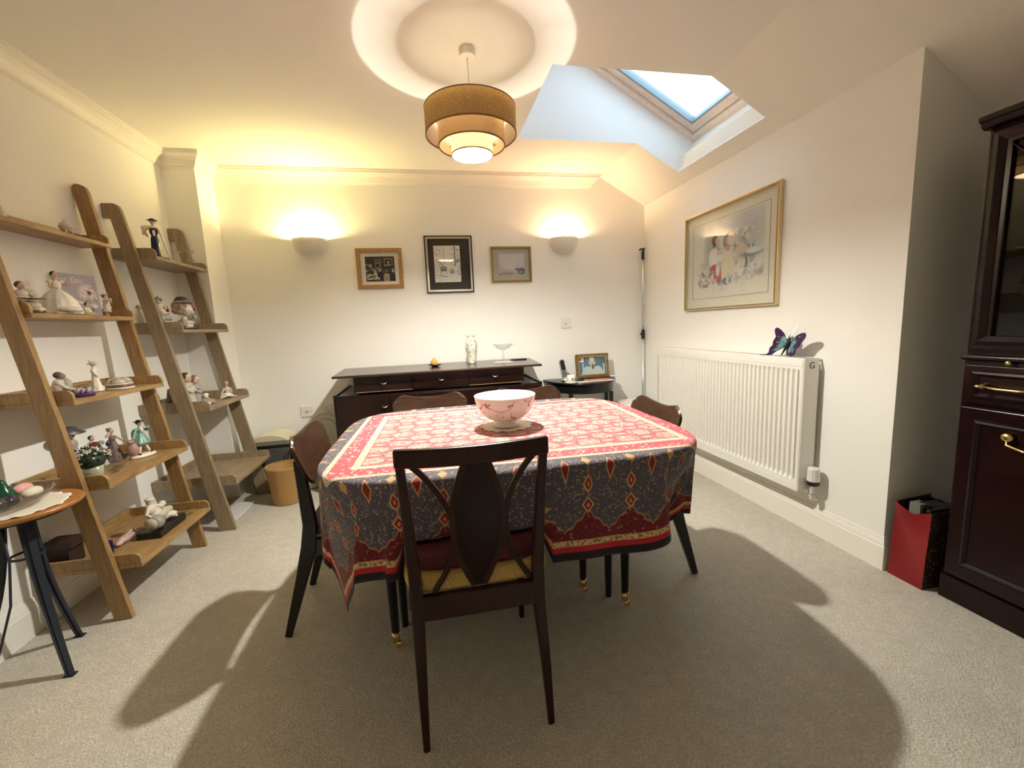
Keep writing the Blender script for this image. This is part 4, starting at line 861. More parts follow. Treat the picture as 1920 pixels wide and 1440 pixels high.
def mould(par, ya, yb_, za, zb_, w_=.03, x=X0, name='moulding'):
    m = MB()
    P = [(0, 0), (.3, -.010), (.6, -.012), (1, -.002)]
    def ring(a): i, dx = a; return [(x+dx, ya+i*w_, za+i*w_), (x+dx, yb_-i*w_, za+i*w_), (x+dx, yb_-i*w_, zb_-i*w_), (x+dx, ya+i*w_, zb_-i*w_)]
    vs = sum([ring(a) for a in P], []); fs = [(k*4+i, k*4+(i+1) % 4, k*4+4+(i+1) % 4, k*4+4+i) for k in range(len(P)-1) for i in range(4)]
    return m.add(vs, fs).build(name, M['mahog'], par)
mid = (CY0+CY1)/2
for k, (ya, yb_) in enumerate(((CY0+.012, mid-.002), (mid+.002, CY1-.012))):
    d = MB(); fw = .062
    d.box((X0-.002, ya, 1.005), (X0+.020, ya+fw, 1.770)).box((X0-.002, yb_-fw, 1.005), (X0+.020, yb_, 1.770)).box((X0-.002, ya+fw, 1.005), (X0+.020, yb_-fw, 1.042)).box((X0-.002, ya+fw, 1.710), (X0+.020, yb_-fw, 1.770))
    d = d.build('glass_door', M['mahog'], cb, bevel=.002)
    mould(d, ya+.004, yb_-.004, 1.009, 1.768, .046, X0-.002)
    MB().box((X0+.010, ya+fw-.002, 1.04), (X0+.013, yb_-fw+.002, 1.712)).build('pane', M['glass'], d)
    a_ = [(X0+.006, ya+fw+(yb_-ya-2*fw)*t_, 1.700-.13*math.sin(math.pi*t_)) for t_ in [i/16 for i in range(17)]]
    MB().tube(a_, .004, 8).build('glazing_bar', M['mahog'], d)
    e = MB().box((X0-.008, ya, .805), (X0+.011, yb_, .950)).build('drawer', M['mahog'], cb, bevel=.004, seg=3); mould(e, ya+.022, yb_-.022, .822, .934, .026, X0-.008)
    yc = ya+.352
    hb = MB().tube([(X0-.032, yc-.065, .876), (X0-.036, yc-.03, .872), (X0-.036, yc+.03, .872), (X0-.032, yc+.065, .876)], .0042, 8)
    for s_ in (-1, 1): hb.tube([(X0-.010, yc+s_*.07, .876), (X0-.036, yc+s_*.07, .876)], [.011, .006], 8).ell((X0-.034, yc+s_*.078, .876), (.008, .012, .006), 10, 6)
    hb.build('handle', M['brass'], e, smooth=True)
    l_ = MB().box((X0-.006, ya, .115), (X0+.011, yb_, .790)).build('door', M['mahog'], cb, bevel=.003); mould(l_, ya+.045, yb_-.045, .165, .750, .022, X0-.006)
    yh = (ya+.10, yb_-.148)[k]
    MB().ell((X0-.020, yh, .705), (.010, .018, .016), 14, 8).tube([(X0-.020, yh, .703), (X0-.030, yh-.006, .680), (X0-.030, yh-.05, .668), (X0-.030, yh-.075, .672)], .0045, 8).build('handle', M['brass'], l_, smooth=True)
MB().ell((X0-.006, 1.100, .962), (.006, .009, .009), 12, 8).build('lock_boss', M['brass'], cb, smooth=True)
MB().box((X0+.035, CY0+.023, 1.355), (X1-.021, CY1-.023, 1.361)).build('glass_shelf', M['crystal'], cb)
# things inside the cabinet
def goblet(x, y, z, label, h=.16, r=.03):
    o = MB().lathe([(0, .002), (r, 0), (r*.95, .004), (.006, .010), (.005, h*.42), (r*.5, h*.5), (r, h*.66), (r*1.18, h), (r*1.1, h), (r*.9, h*.68), (r*.3, h*.54), (0, h*.52)], (x, y, z), 24)
    return tag(o.build('crystal_glass', M['crystal'], None, smooth=True, loc=(x, y, z)), label, 'glass', 'crystal glasses inside the cabinet')
for k, (x, y, h) in enumerate(((2.06, 1.10, .20), (2.07, 1.02, .18), (2.16, 1.12, .17), (2.18, 1.04, .22))):
    goblet(x, y, 1.0035, ('tall crystal glass behind the cabinet pane, nearest the left stile', 'crystal glass in the cabinet, just right of the tallest front one', 'crystal glass in the second row of the cabinet, at the left', 'crystal glass in the second row of the cabinet, at the right')[k], h, .032)
# ---------------------------------------------------------------- figurine kit
def fig(name, label, cat, loc, rz, parts, group=None, k=1.0):
    t = thing(name, label, cat, loc, rz, group)
    sing = dict(arms='arm', legs='leg', shoes='shoe', feet='foot', sleeves='sleeve', hands='hand', petals='petal')
    parts = [(sing[q[0]], q[1], [z], q[3]) for q in parts if q[0] in sing for z in q[2]]+[q for q in parts if q[0] not in sing]
    for (pn, m, prims, rm) in parts:
        mb = MB()
        for p in prims:
            if p[0] == 'e': mb.ell([q*k for q in p[1]], [q*k for q in p[2]] if isinstance(p[2], (tuple, list)) else p[2]*k, 14, 9, Matrix.Rotation(math.radians(p[3][1]), 3, p[3][0]) if len(p) > 3 else None)
            elif p[0] == 't': mb.tube([[q*k for q in z] for z in p[1]], [q*k for q in p[2]] if isinstance(p[2], (tuple, list)) else p[2]*k, 9)
            elif p[0] == 'l': mb.lathe([(a*k, b*k) for a, b in p[1]], [q*k for q in p[2]], 28, p[3] if len(p) > 3 else 1, p[4] if len(p) > 4 else 1, wob=p[5] if len(p) > 5 else None)
            elif p[0] == 'b': mb.box([q*k for q in p[1]], [q*k for q in p[2]])
        zl = .0006+(rm*.5 if rm and rm > 0 else 0); mb.v = [(a, b, max(c, zl)) for a, b, c in mb.v]
        mb.build(pn, m, t, smooth=not rm == -1, world=False, remesh=rm if rm and rm > 0 else 0, smit=2 if rm and rm > 0 else 0, bevel=.001 if rm == -1 else 0)
    return t
def C_(c, r=.4): return mat('glaze %02d' % len(bpy.data.materials), c, r)
flesh = C_((.66, .46, .34)); hairb = C_((.10, .045, .025)); hairk = C_((.012, .010, .012), .25); ivory = C_((.80, .76, .66), .3); navy = C_((.008, .012, .06), .12)
grn = C_((.19, .34, .29), .3); lil = C_((.17, .12, .125), .45); brown = C_((.22, .13, .08), .6); pinkg = C_((.62, .44, .40), .45); greyc = C_((.36, .33, .29), .45); pale = C_((.62, .57, .48), .45); dgrey = C_((.08, .075, .075), .4)
def head(x, y, z, r, hairm, bun=0, hat=None):
    a = [('head', flesh, [('e', (x, y, z), (r*.85, r*.8, r)), ('e', (x+r*.85, y, z-r*.1), (r*.22, r*.16, r*.2)), ('t', [(x-r*.2, y, z-r*2.2), (x, y, z-r*.6)], r*.42), ('e', (x+.6*r, y, z-r*.55), (r*.3, r*.3, r*.2))], 0)]
    pr = [('e', (x-r*.25, y, z+r*.22), (r*.92, r*.95, r*.95))]
    if bun: pr.append(('e', (x-r*1.0, y, z+r*bun), (r*.55, r*.55, r*.5)))
    a.append(('hair', hairm, pr, 0)); 
    a.append(('face_features', dgrey, [('e', (x+r*.74, y-r*.3, z+r*.12), r*.1), ('e', (x+r*.74, y+r*.3, z+r*.12), r*.1), ('e', (x+r*.78, y, z-r*.38), (r*.06, r*.2, r*.06))], 0))
    if hat: a.append(('hat', hat, [('l', [(0, r*.45), (r*1.7, r*.55), (r*1.75, r*.66), (r*.85, r*.75), (r*.8, r*1.25), (0, r*1.35)], (x-r*.1, y, z))], 0))
    return a
fold = lambda n, a: (lambda th: 1+a*math.sin(n*th)+a*.5*math.sin((2*n+1)*th+1))
# --- tier 2 of the oak ladder
Z2 = 1.2965
fig('lady_figurine', 'large porcelain lady with black hair and spreading white ball gown', 'figurine', (-1.570, 2.200, Z2), math.radians(-25),
    [('gown', ivory, [('l', [(0, .001), (.080, 0), (.083, .006), (.078, .028), (.062, .066), (.040, .092), (.018, .110), (.013, .118), (0, .12)], (0, 0, 0), 1.0, .85, fold(9, .045)), ('e', (.004, 0, .128), (.015, .018, .022)), ('e', (.035, .0, .02), (.07, .05, .018))], .0026),
     ('arms', flesh, [('t', [(.004, -.018, .142), (.018, -.030, .122), (.040, -.014, .112)], [.0055, .005, .004]), ('t', [(.004, .018, .142), (.012, .034, .126), (.030, .040, .136)], [.0055, .005, .004])], 0),
     ('sleeves', ivory, [('e', (.003, -.020, .143), .0095), ('e', (.003, .020, .143), .0095)], 0)]+head(.004, 0, .172, .0135, hairk, .3))
fig('seated_girl_figurine', 'brown-haired girl figurine sitting with a tray on her lap', 'figurine', (-1.575, 2.045, Z2), math.radians(-20),
    [('dress', pale, [('e', (-.012, 0, .045), (.026, .030, .045)), ('e', (.022, 0, .030), (.045, .032, .022)), ('e', (.058, 0, .014), (.026, .026, .014)), ('e', (-.008, 0, .078), (.019, .023, .020))], .0028), ('seat', brown, [('l', [(0, 0), (.036, 0), (.034, .022), (0, .024)], (-.02, 0, 0))], 0),
     ('arms', flesh, [('t', [(-.006, -.024, .082), (.012, -.028, .062), (.034, -.010, .062)], .005), ('t', [(-.006, .024, .082), (.012, .028, .062), (.034, .010, .062)], .005), ('e', (.080, -.010, .007), (.014, .006, .006)), ('e', (.080, .010, .007), (.014, .006, .006))], 0), ('tray', brown, [('b', (.024, -.024, .056), (.080, .024, .0595))], -1)]+head(-.002, 0, .112, .0155, hairb, .1))
card = thing('greeting_card', 'lilac greeting card with a bouquet and white script, standing on the shelf', 'card', (-1.625, 2.340, Z2))
cO = Vector((-1.636, 2.310, Z2)); cU = Vector((.26, .965, 0)).normalized(); cV = Vector((-.06, 0, 1)).normalized()
cN = cU.cross(cV).normalized()
m = MB(); W3, H3 = .175, .200
m.add([cO, cO+cU*W3, cO+cU*W3+cV*H3, cO+cV*H3]+[q+Vector(cN)*-.0012 for q in (cO, cO+cU*W3, cO+cU*W3+cV*H3, cO+cV*H3)], [(0, 1, 2, 3), (7, 6, 5, 4), (0, 4, 5, 1), (1, 5, 6, 2), (2, 6, 7, 3), (3, 7, 4, 0)])
m.build('card', M['plastic'], card)
lv = (.40, .37, .45)
paint('front', card, cO+cN*.0006, cU, cV, W3, H3, 90, 100, lv, [('e', .72, .56, .28, .26, (.70, .62, .60), .7), ('s', .52, .40, .94, .76, 70, .030, [(.62, .36, .42), (.75, .66, .62), (.42, .22, .30), (.30, .30, .34), (.80, .76, .72)], .9), ('e', .77, .58, .06, .05, (.08, .04, .22), .5), ('l', .28, .40, .75, .28, .03, (.78, .76, .78)), ('e', .80, .27, .14, .06, (.78, .76, .78), .5), ('l', .24, .34, .30, .47, .025, (.78, .76, .78)), ('l', .3, .8, .6, .795, .004, (.75, .73, .78))], jit=.03)
o = lettering('writing', 'For You', .034, M['plastic'], card, (cU, cV, cN), cO+cU*.058+cV*.172+cN*.0012, .0002)
fig('small_girl_figurine', 'tiny cream figurine on a green mound in front of the lilac card', 'figurine', (-1.545, 2.318, Z2), 0, [('base', C_((.42, .44, .26)), [('e', (0, 0, .008), (.026, .030, .012))], 0), ('dress', ivory, [('l', [(0, .01), (.018, .01), (.010, .035), (.006, .04), (0, .041)], (0, 0, 0)), ('t', [(0, -.018, .030), (0, 0, .036), (0, .018, .030)], .004)], .0022)]+head(0, 0, .052, .009, hairb, 0))
fig('standing_child_figurine', 'slim standing child figurine in a straw hat at the right end of the tier', 'figurine', (-1.530, 2.415, Z2), 0, [('dress', pale, [('l', [(0, .022), (.017, .020), (.015, .03), (.010, .065), (.008, .078), (0, .08)], (0, 0, 0)), ('e', (0, 0, .072), (.010, .013, .012))], .0022), ('hem', pinkg, [('l', [(.016, .019), (.018, .018), (.0175, .028), (.0155, .029)], (0, 0, 0))], 0), ('legs', flesh, [('t', [(0, -.006, .001), (0, -.006, .024)], .004), ('t', [(0, .006, .001), (0, .006, .024)], .004), ('t', [(.004, -.012, .074), (.014, -.016, .062), (.016, -.002, .070)], .0035), ('t', [(.004, .012, .074), (.014, .016, .066), (.018, .004, .078)], .0035)], 0), ('bouquet', pinkg, [('e', (.017, .004, .080), .008), ('e', (.014, -.006, .074), .006)], 0)]+head(0, 0, .095, .0105, hairb, 0, C_((.50, .36, .22))))
# --- tier 1
Z1 = 1.6595
fig('carriage_ornament', 'little pale globe-shaped ornament on feet on the topmost oak tier', 'ornament', (-1.590, 2.345, Z1), 0, [('globe', pale, [('e', (0, 0, .040), (.022, .027, .024)), ('e', (0, 0, .064), (.008, .008, .010)), ('t', [(0, -.026, .048), (0, 0, .066), (0, .026, .048)], .004)], .0022), ('feet', ivory, [('t', [(.008, -.016, .024), (.014, -.022, 0)], .003), ('t', [(.008, .016, .024), (.014, .022, 0)], .003), ('t', [(-.008, -.016, .024), (-.014, -.020, 0)], .003), ('t', [(-.008, .016, .024), (-.014, .020, 0)], .003), ('l', [(.021, .038), (.026, .038), (.026, .042), (.021, .042)], (0, 0, 0), 1, 1.05)], 0)])
fig('pale_figurine', 'pale figurine cut off by the left edge of the picture, topmost oak tier', 'figurine', (-1.585, 2.030, Z1), 0, [('body', pale, [('l', [(0, 0), (.020, 0), (.014, .03), (.008, .05), (0, .052)], (0, 0, 0))], .002)]+head(0, 0, .064, .010, hairb, 0))
# --- tier 3
Z3 = .9465
fig('seated_man_figurine', 'faceless carved man in a cream jumper sitting with his arm round a bundle', 'figurine', (-1.586, 2.160, Z3), math.radians(20), [('jumper', pale, [('e', (-.006, -.018, .040), (.022, .026, .036)), ('e', (-.004, -.016, .062), (.018, .026, .016)), ('t', [(-.002, -.036, .062), (.018, -.030, .038), (.034, .000, .026), (.030, .022, .026)], [.010, .009, .007, .006])], .0028), ('trousers', C_((.035, .015, .018), .6), [('e', (.020, -.010, .012), (.040, .042, .013)), ('e', (0, -.02, .012), (.03, .036, .013))], .0028), ('bundle', C_((.45, .40, .32), .7), [('e', (.010, .024, .048), (.018, .020, .028)), ('t', [(.008, .040, .030), (.010, .044, .056), (.008, .030, .074), (.006, .018, .070)], .006)], .0028), ('head', C_((.27, .20, .14), .6), [('e', (.004, -.014, .090), (.015, .016, .015)), ('e', (.010, .002, .088), (.008, .009, .008)), ('t', [(0, -.016, .066), (0, -.016, .082)], .009)], .0022), ('hair', C_((.11, .08, .055), .7), [('e', (-.002, -.018, .094), (.015, .017, .0145))], 0)])
pwt = fig('glass_paperweight', 'domed glass paperweight with a purple base and white petals inside', 'paperweight', (-1.470, 2.100, Z3), 0, [('dome', M['crystal'], [('l', [(0, 0), (.036, 0), (.046, .016), (.044, .032), (.034, .046), (.018, .054), (0, .056)], (0, 0, 0))], 0), ('base', C_((.09, .015, .22), .15), [('l', [(0, .001), (.034, .001), (.043, .014), (.036, .016), (0, .016)], (0, 0, 0))], 0)]+[('petals', C_((.72, .66, .68), .25), [('e', (.018*math.cos(a), .022*math.sin(a), .026), (.006, .006, .012), ('Y', 30)) for a in [i*.9 for i in range(7)]]+[('e', (0, 0, .028), (.010, .012, .008))], 0), ('flower', brown, [('e', (.006, .012, .034), (.012, .014, .008))], 0)])
fig('white_lady_figurine', 'slender plain white lady with a feathered hat and trailing skirt', 'figurine', (-1.535, 2.275, Z3), math.radians(10), [('gown', ivory, [('l', [(0, 0), (.026, 0), (.022, .012), (.014, .050), (.011, .080), (.009, .098), (0, .1)], (0, 0, 0), 1, 1, fold(7, .06)), ('e', (0, .018, .012), (.022, .026, .013), ('X', 12)), ('e', (0, 0, .095), (.013, .015, .018)), ('t', [(0, -.014, .104), (.010, -.014, .080), (.012, 0, .066)], .005)], .0024), ('head', ivory, [('e', (0, -.002, .124), (.009, .009, .011)), ('t', [(0, -.002, .10), (0, -.002, .12)], .005)], 0), ('hat', pale, [('l', [(0, .131), (.019, .127), (.0185, .131), (.010, .134), (.009, .140), (0, .142)], (0, -.001, 0)), ('t', [(0, -.010, .134), (0, -.024, .142), (0, -.034, .152)], [.003, .002, .001])], 0), ('hat_band', dgrey, [('l', [(.010, .1325), (.0108, .1325), (.0105, .136), (.0095, .136)], (0, -.001, 0))], 0)])
fig('trinket_box', 'domed brown and white trinket box at the right of the third tier', 'trinket box', (-1.485, 2.345, Z3), 0, [('base', M['porc'], [('l', [(0, 0), (.052, 0), (.055, .004), (.053, .008), (0, .009)], (0, 0, 0))], 0), ('body', C_((.20, .11, .07), .25), [('l', [(0, .009), (.048, .009), (.049, .022), (0, .023)], (0, 0, 0))], 0), ('rim', M['porc'], [('l', [(0, .022), (.0505, .022), (.0505, .027), (0, .028)], (0, 0, 0))], 0), ('lid', mat('speckled lid', rough=.2, fn=mottle((.20, .10, .06), (.80, .74, .64), 55, 3)), [('l', [(0, .027), (.048, .027), (.045, .040), (.034, .051), (.016, .056), (0, .057)], (0, 0, 0))], 0)])
# --- tier 4
Z4 = .5895
fig('hatted_lady_figurine', 'grey figurine in a very wide black hat behind the dried flowers', 'figurine', (-1.603, 2.178, Z4), 0, [('dress', greyc, [('l', [(0, 0), (.046, 0), (.040, .02), (.022, .09), (.016, .12), (0, .122)], (0, 0, 0), 1, 1, fold(7, .04)), ('e', (0, 0, .135), (.018, .024, .026))], .0035), ('hat', dgrey, [('l', [(0, .196), (.026, .193), (.052, .182), (.053, .185), (.030, .200), (.020, .214), (0, .218)], (0, 0, 0), .8, 1.0, lambda a: 1+.12*math.sin(2*a))], 0)]+head(0, 0, .178, .016, dgrey, 0))
pot = thing('flower_arrangement', 'small flower arrangement in a frosted tumbler beside the front post', 'flowers', (-1.455, 2.055, Z4))
MB().lathe([(0, .004), (.026, .002), (.030, .008), (.037, .066), (.034, .066), (.027, .012), (0, .01)], (-1.455, 2.055, Z4), 26).build('tumbler', C_((.36, .38, .27), .25), pot, smooth=True)
MB().lathe([(0, 0), (.028, 0), (.031, .014), (.0275, .016), (0, .016)], (-1.455, 2.055, Z4), 26).build('foot', C_((.22, .05, .02), .2), pot, smooth=True)
lf = MB(); fl_ = MB(); rf_ = MB(); rs = random.Random(3)
for i in range(170):
    a = rs.uniform(0, 6.28); e = rs.uniform(-.1, 1.4); r = .062*rs.uniform(.55, 1); c = Vector((-1.455+r*math.cos(a)*math.cos(e), 2.055+r*math.sin(a)*math.cos(e)*1.15, Z4+.085+r*math.sin(e)*.95))
    dx = Vector((rs.uniform(-1, 1), rs.uniform(-1, 1), rs.uniform(-.3, 1))).normalized(); sd = dx.cross(Vector((0, 0, 1))).normalized()*.005; tip = c+dx*.016
    nn_ = dx.cross(sd).normalized()*.0006
    lf.add([c, c+dx*.008+sd, tip, c+dx*.008-sd, c+dx*.008+nn_*3], [(0, 1, 4), (1, 2, 4), (2, 3, 4), (3, 0, 4), (0, 3, 2, 1)])
    if i % 2 == 0: fl_.ell(tuple(c+dx*.010+Vector((0, 0, .004))), (.0062, .0062, .005), 7, 5)
lf.ell((-1.455, 2.055, Z4+.085), (.046, .05, .04), 16, 10).build('foliage', C_((.018, .035, .016), .7), pot); fl_.build('white_flowers', C_((.55, .54, .46), .7), pot)
for i in range(9): rf_.ell((-1.445+.010*math.cos(i*.7), 2.065+.014*math.sin(i*.7), Z4+.150+.004*(i % 2)), (.008, .008, .006), 8, 6)
rf_.build('red_flower', C_((.16, .01, .03), .7), pot)
fig('posy_girl_figurine', 'porcelain girl with a posy, behind the clear glass dishes', 'figurine', (-1.592, 2.272, Z4), math.radians(-20), [('dress', ivory, [('l', [(0, 0), (.044, 0), (.040, .02), (.020, .070), (.012, .090), (0, .092)], (0, 0, 0), 1, 1, fold(8, .04)), ('e', (0, 0, .104), (.015, .019, .02)), ('t', [(0, -.018, .112), (.018, -.020, .096), (.028, 0, .10)], .0055), ('t', [(0, .018, .112), (.020, .022, .100), (.030, .006, .104)], .0055)], .003), ('posy', C_((.30, .34, .28), .6), [('e', (.034, .012+.006*math.cos(i), .112+.006*math.sin(i)), .0075) for i in range(5)], 0), ('basket', brown, [('e', (.030, .040, .060), (.014, .016, .010))], 0)]+head(0, 0, .137, .0125, hairb, 0))
for k, (x, y, r, h, lb) in enumerate(((-1.475, 2.215, .052, .045, 'clear cut-glass dish in front of the posy girl'), (-1.440, 2.150, .034, .022, 'shallow clear glass dish at the front edge of the fourth tier'))):
    cc = (x, y, Z4); tag(MB().lathe([(0, .004), (r*.5, 0), (r*.6, .004), (r*.8, h*.4), (r, h), (r*.95, h), (r*.72, h*.45), (r*.4, .010), (0, .009)], cc, 28, wob=lambda a: 1+.04*math.cos(10*a)).build('glass_dish', M['crystal'], None, smooth=True, loc=cc), lb, 'glass dish', 'clear glass dishes on the fourth tier')
fig('lilac_lady_figurine', 'lady in a dusky lilac dress with one arm raised to her hair', 'figurine', (-1.563, 2.352, Z4), math.radians(-10), [('dress', lil, [('l', [(0, 0), (.036, 0), (.034, .012), (.020, .075), (.010, .105), (0, .107)], (0, 0, 0), 1, 1, fold(7, .06)), ('e', (0, 0, .112), (.012, .015, .018)), ('e', (.012, .030, .014), (.022, .030, .014))], .003), ('arms', flesh, [('t', [(0, -.014, .126), (.004, -.034, .128), (.006, -.014, .148)], .0048), ('t', [(0, .014, .126), (.014, .026, .106), (.026, .034, .092)], .0048)], 0), ('sash', C_((.02, .02, .06)), [('e', (-.006, -.014, .096), (.008, .018, .012), ('X', 40))], 0)]+head(0, 0, .152, .0135, C_((.30, .22, .13)), .6))
fig('dancing_boy_figurine', 'figurine in a pale green coat and dark hat striding on a white oval base', 'figurine', (-1.470, 2.400, Z4), math.radians(-20), [('base', ivory, [('l', [(0, 0), (.044, 0), (.046, .006), (.040, .014), (0, .016)], (0, 0, 0), .75, 1.35)], 0), ('legs', ivory, [('t', [(.010, -.026, .016), (.004, -.014, .042), (0, -.006, .076)], [.005, .006, .008]), ('t', [(.004, .034, .018), (.002, .022, .044), (0, .008, .076)], [.005, .006, .008])], 0), ('shoes', hairk, [('e', (.014, -.027, .018), (.010, .006, .004)), ('e', (.008, .036, .019), (.010, .006, .004))], 0), ('coat', grn, [('l', [(0, .066), (.034, .064), (.038, .070), (.022, .100), (.012, .122), (.014, .142), (.009, .152), (0, .154)], (0, .002, 0), .8, 1, fold(6, .07)), ('t', [(0, -.014, .146), (.006, -.032, .126), (.014, -.046, .108)], .0065), ('t', [(0, .014, .146), (.012, .026, .130), (.022, .022, .144)], .0065), ('e', (-.010, -.018, .112), (.008, .018, .034))], .0028), ('shirt_front', ivory, [('e', (.010, .002, .138), (.006, .008, .014))], 0), ('stump', C_((.42, .26, .22), .5), [('e', (-.006, -.040, .045), (.026, .026, .036)), ('e', (0, -.052, .088), (.015, .018, .012))], .003), ('hands', flesh, [('e', (.016, -.048, .106), .005), ('e', (.026, .022, .148), .006)], 0)]+head(.002, 0, .172, .0125, hairb, 0, hairk))
# --- tier 5
Z5 = .2345
f5 = fig('reclining_figurine', 'cream bisque figure crouching over a barrel on a thick black plinth', 'figurine', (-1.375, 2.290, Z5), math.radians(0), [('plinth', M['black'], [('b', (-.040, -.085, 0), (.042, .085, .026))], -1), ('figure', M['bisque'], [('e', (-.008, .030, .050), (.026, .046, .026)), ('e', (-.010, -.010, .072), (.020, .026, .026)), ('e', (-.014, -.026, .096), (.018, .020, .024)), ('t', [(-.012, -.040, .108), (-.010, -.060, .086), (-.004, -.044, .070)], .007), ('t', [(-.006, -.014, .108), (.006, .010, .092), (.004, .018, .100)], .007), ('t', [(0, .050, .048), (.018, .062, .040), (.012, .078, .034)], [.011, .009, .006]), ('t', [(0, .030, .044), (.024, .040, .042), (.028, .052, .030)], [.012, .009, .006]), ('e', (-.014, -.024, .126), (.013, .013, .014)), ('e', (-.014, -.024, .136), (.017, .017, .008)), ('e', (.002, .018, .100), (.013, .015, .013))], .003), ('barrel', greyc, [('t', [(.012, -.070, .052), (.014, -.040, .052)], .027), ], 0), ('barrel_end', pale, [('t', [(.006, -.073, .052), (.006, -.0705, .052)], .024)], 0), ('drapery', C_((.52, .50, .34), .5), [('e', (-.004, .012, .062), (.024, .034, .020), ('X', 20)), ('e', (0, .046, .064), (.018, .026, .014))], .003)], k=1.25)
fig('pink_figurine', 'pinkish reclining figure lying flat on the lowest tier', 'figurine', (-1.470, 2.190, Z5), math.radians(0), [('body', pinkg, [('e', (0, 0, .020), (.020, .052, .018)), ('e', (.002, .036, .028), (.018, .026, .018)), ('e', (0, -.040, .016), (.014, .028, .012)), ('t', [(.010, -.02, .034), (.014, .01, .044), (.008, .03, .044)], .006), ('e', (-.004, .058, .030), (.011, .012, .012))], .0028)])
tag(MB().lathe([(0, 0), (.010, 0), (.010, .004), (.012, .052), (.006, .058), (0, .058)], (-1.470, 2.090, Z5), 18).build('perfume_bottle', C_((.012, .012, .10), .1), None, smooth=True, loc=(-1.470, 2.090, Z5)), 'small cobalt blue bottle standing against the front post, lowest tier', 'bottle')
cb_ = thing('crystal_block', 'engraved clear crystal block standing at the back of the lowest tier', 'ornament', (-1.600, 2.220, Z5))
MB().box((-1.625, 2.195, Z5), (-1.595, 2.262, Z5+.095)).build('block', M['crystal'], cb_, bevel=.003)
for i in range(1): MB().box((-1.613, 2.205, Z5+.05), (-1.611, 2.252, Z5+.088)).build('engraving', pale, cb_)
fig('glass_ashtray', 'round clear glass dish at the right end of the lowest oak tier', 'glass dish', (-1.375, 2.450, Z5), 0, [('dish', M['crystal'], [('l', [(0, .006), (.040, .004), (.046, 0), (.052, .004), (.050, .018), (.044, .018), (.040, .010), (0, .009)], (0, 0, 0))], 0), ('gilt_rim', M['gold'], [('l', [(.044, .0182), (.0505, .0182), (.0495, .0200), (.0445, .0200)], (0, 0, 0))], 0)])
tag(MB().box((-1.650, 2.000, Z5), (-1.560, 2.080, Z5+.105)).box((-1.653, 1.997, Z5+.078), (-1.545, 2.083, Z5+.11)).build('gift_box', C_((.035, .016, .012), .5), None, loc=(-1.60, 2.04, Z5), bevel=.002), 'dark brown box at the back of the lowest tier behind the front post', 'box')
# --- grey ladder
Y1 = 1.6375
fig('navy_lady_figurine', 'tall porcelain lady in a glossy navy gown, white stole and dark hat', 'figurine', (-1.560, 2.945, Y1), math.radians(-60), [('gown', navy, [('l', [(0, 0), (.036, 0), (.032, .012), (.024, .07), (.020, .125), (.014, .150), (0, .152)], (0, 0, 0), 1, 1, fold(5, .06)), ('e', (.006, .030, .012), (.026, .034, .013)), ('e', (0, 0, .172), (.017, .021, .030))], .003), ('stole', ivory, [('t', [(-.006, -.046, .150), (-.006, -.046, .196), (0, -.022, .198), (.006, 0, .194), (.004, .022, .192), (.012, .034, .150), (.016, .040, .10), (.020, .050, .050), (.024, .060, .020)], [.007, .011, .009, .009, .009, .006, .005, .006, .004]), ('e', (.016, 0, .160), (.004, .007, .018))], 0), ('arms', flesh, [('t', [(0, -.020, .192), (-.002, -.040, .170), (.006, -.030, .140)], .006)], 0)]+head(.002, 0, .226, .0145, hairk, 0, hairk))
def smallvase(x, y, h, lb):
    c = (x, y, Y1); k = h/.1
    return tag(MB().lathe([(0, .003), (.018*k, 0), (.024*k, .012*k), (.022*k, .035*k), (.010*k, .062*k), (.009*k, .072*k), (.025*k, .1*k), (.0235*k, .1*k), (.0075*k, .073*k), (.008*k, .062*k), (.019*k, .034*k), (0, .01)], c, 26).build('bud_vase', M['crystal'], None, smooth=True, loc=c), lb, 'vase', 'clear glass bud vases')
smallvase(-1.520, 3.085, .085, 'shorter clear glass bud vase, next to the navy lady'); smallvase(-1.497, 3.190, .105, 'taller clear glass bud vase by the far post of the grey ladder')
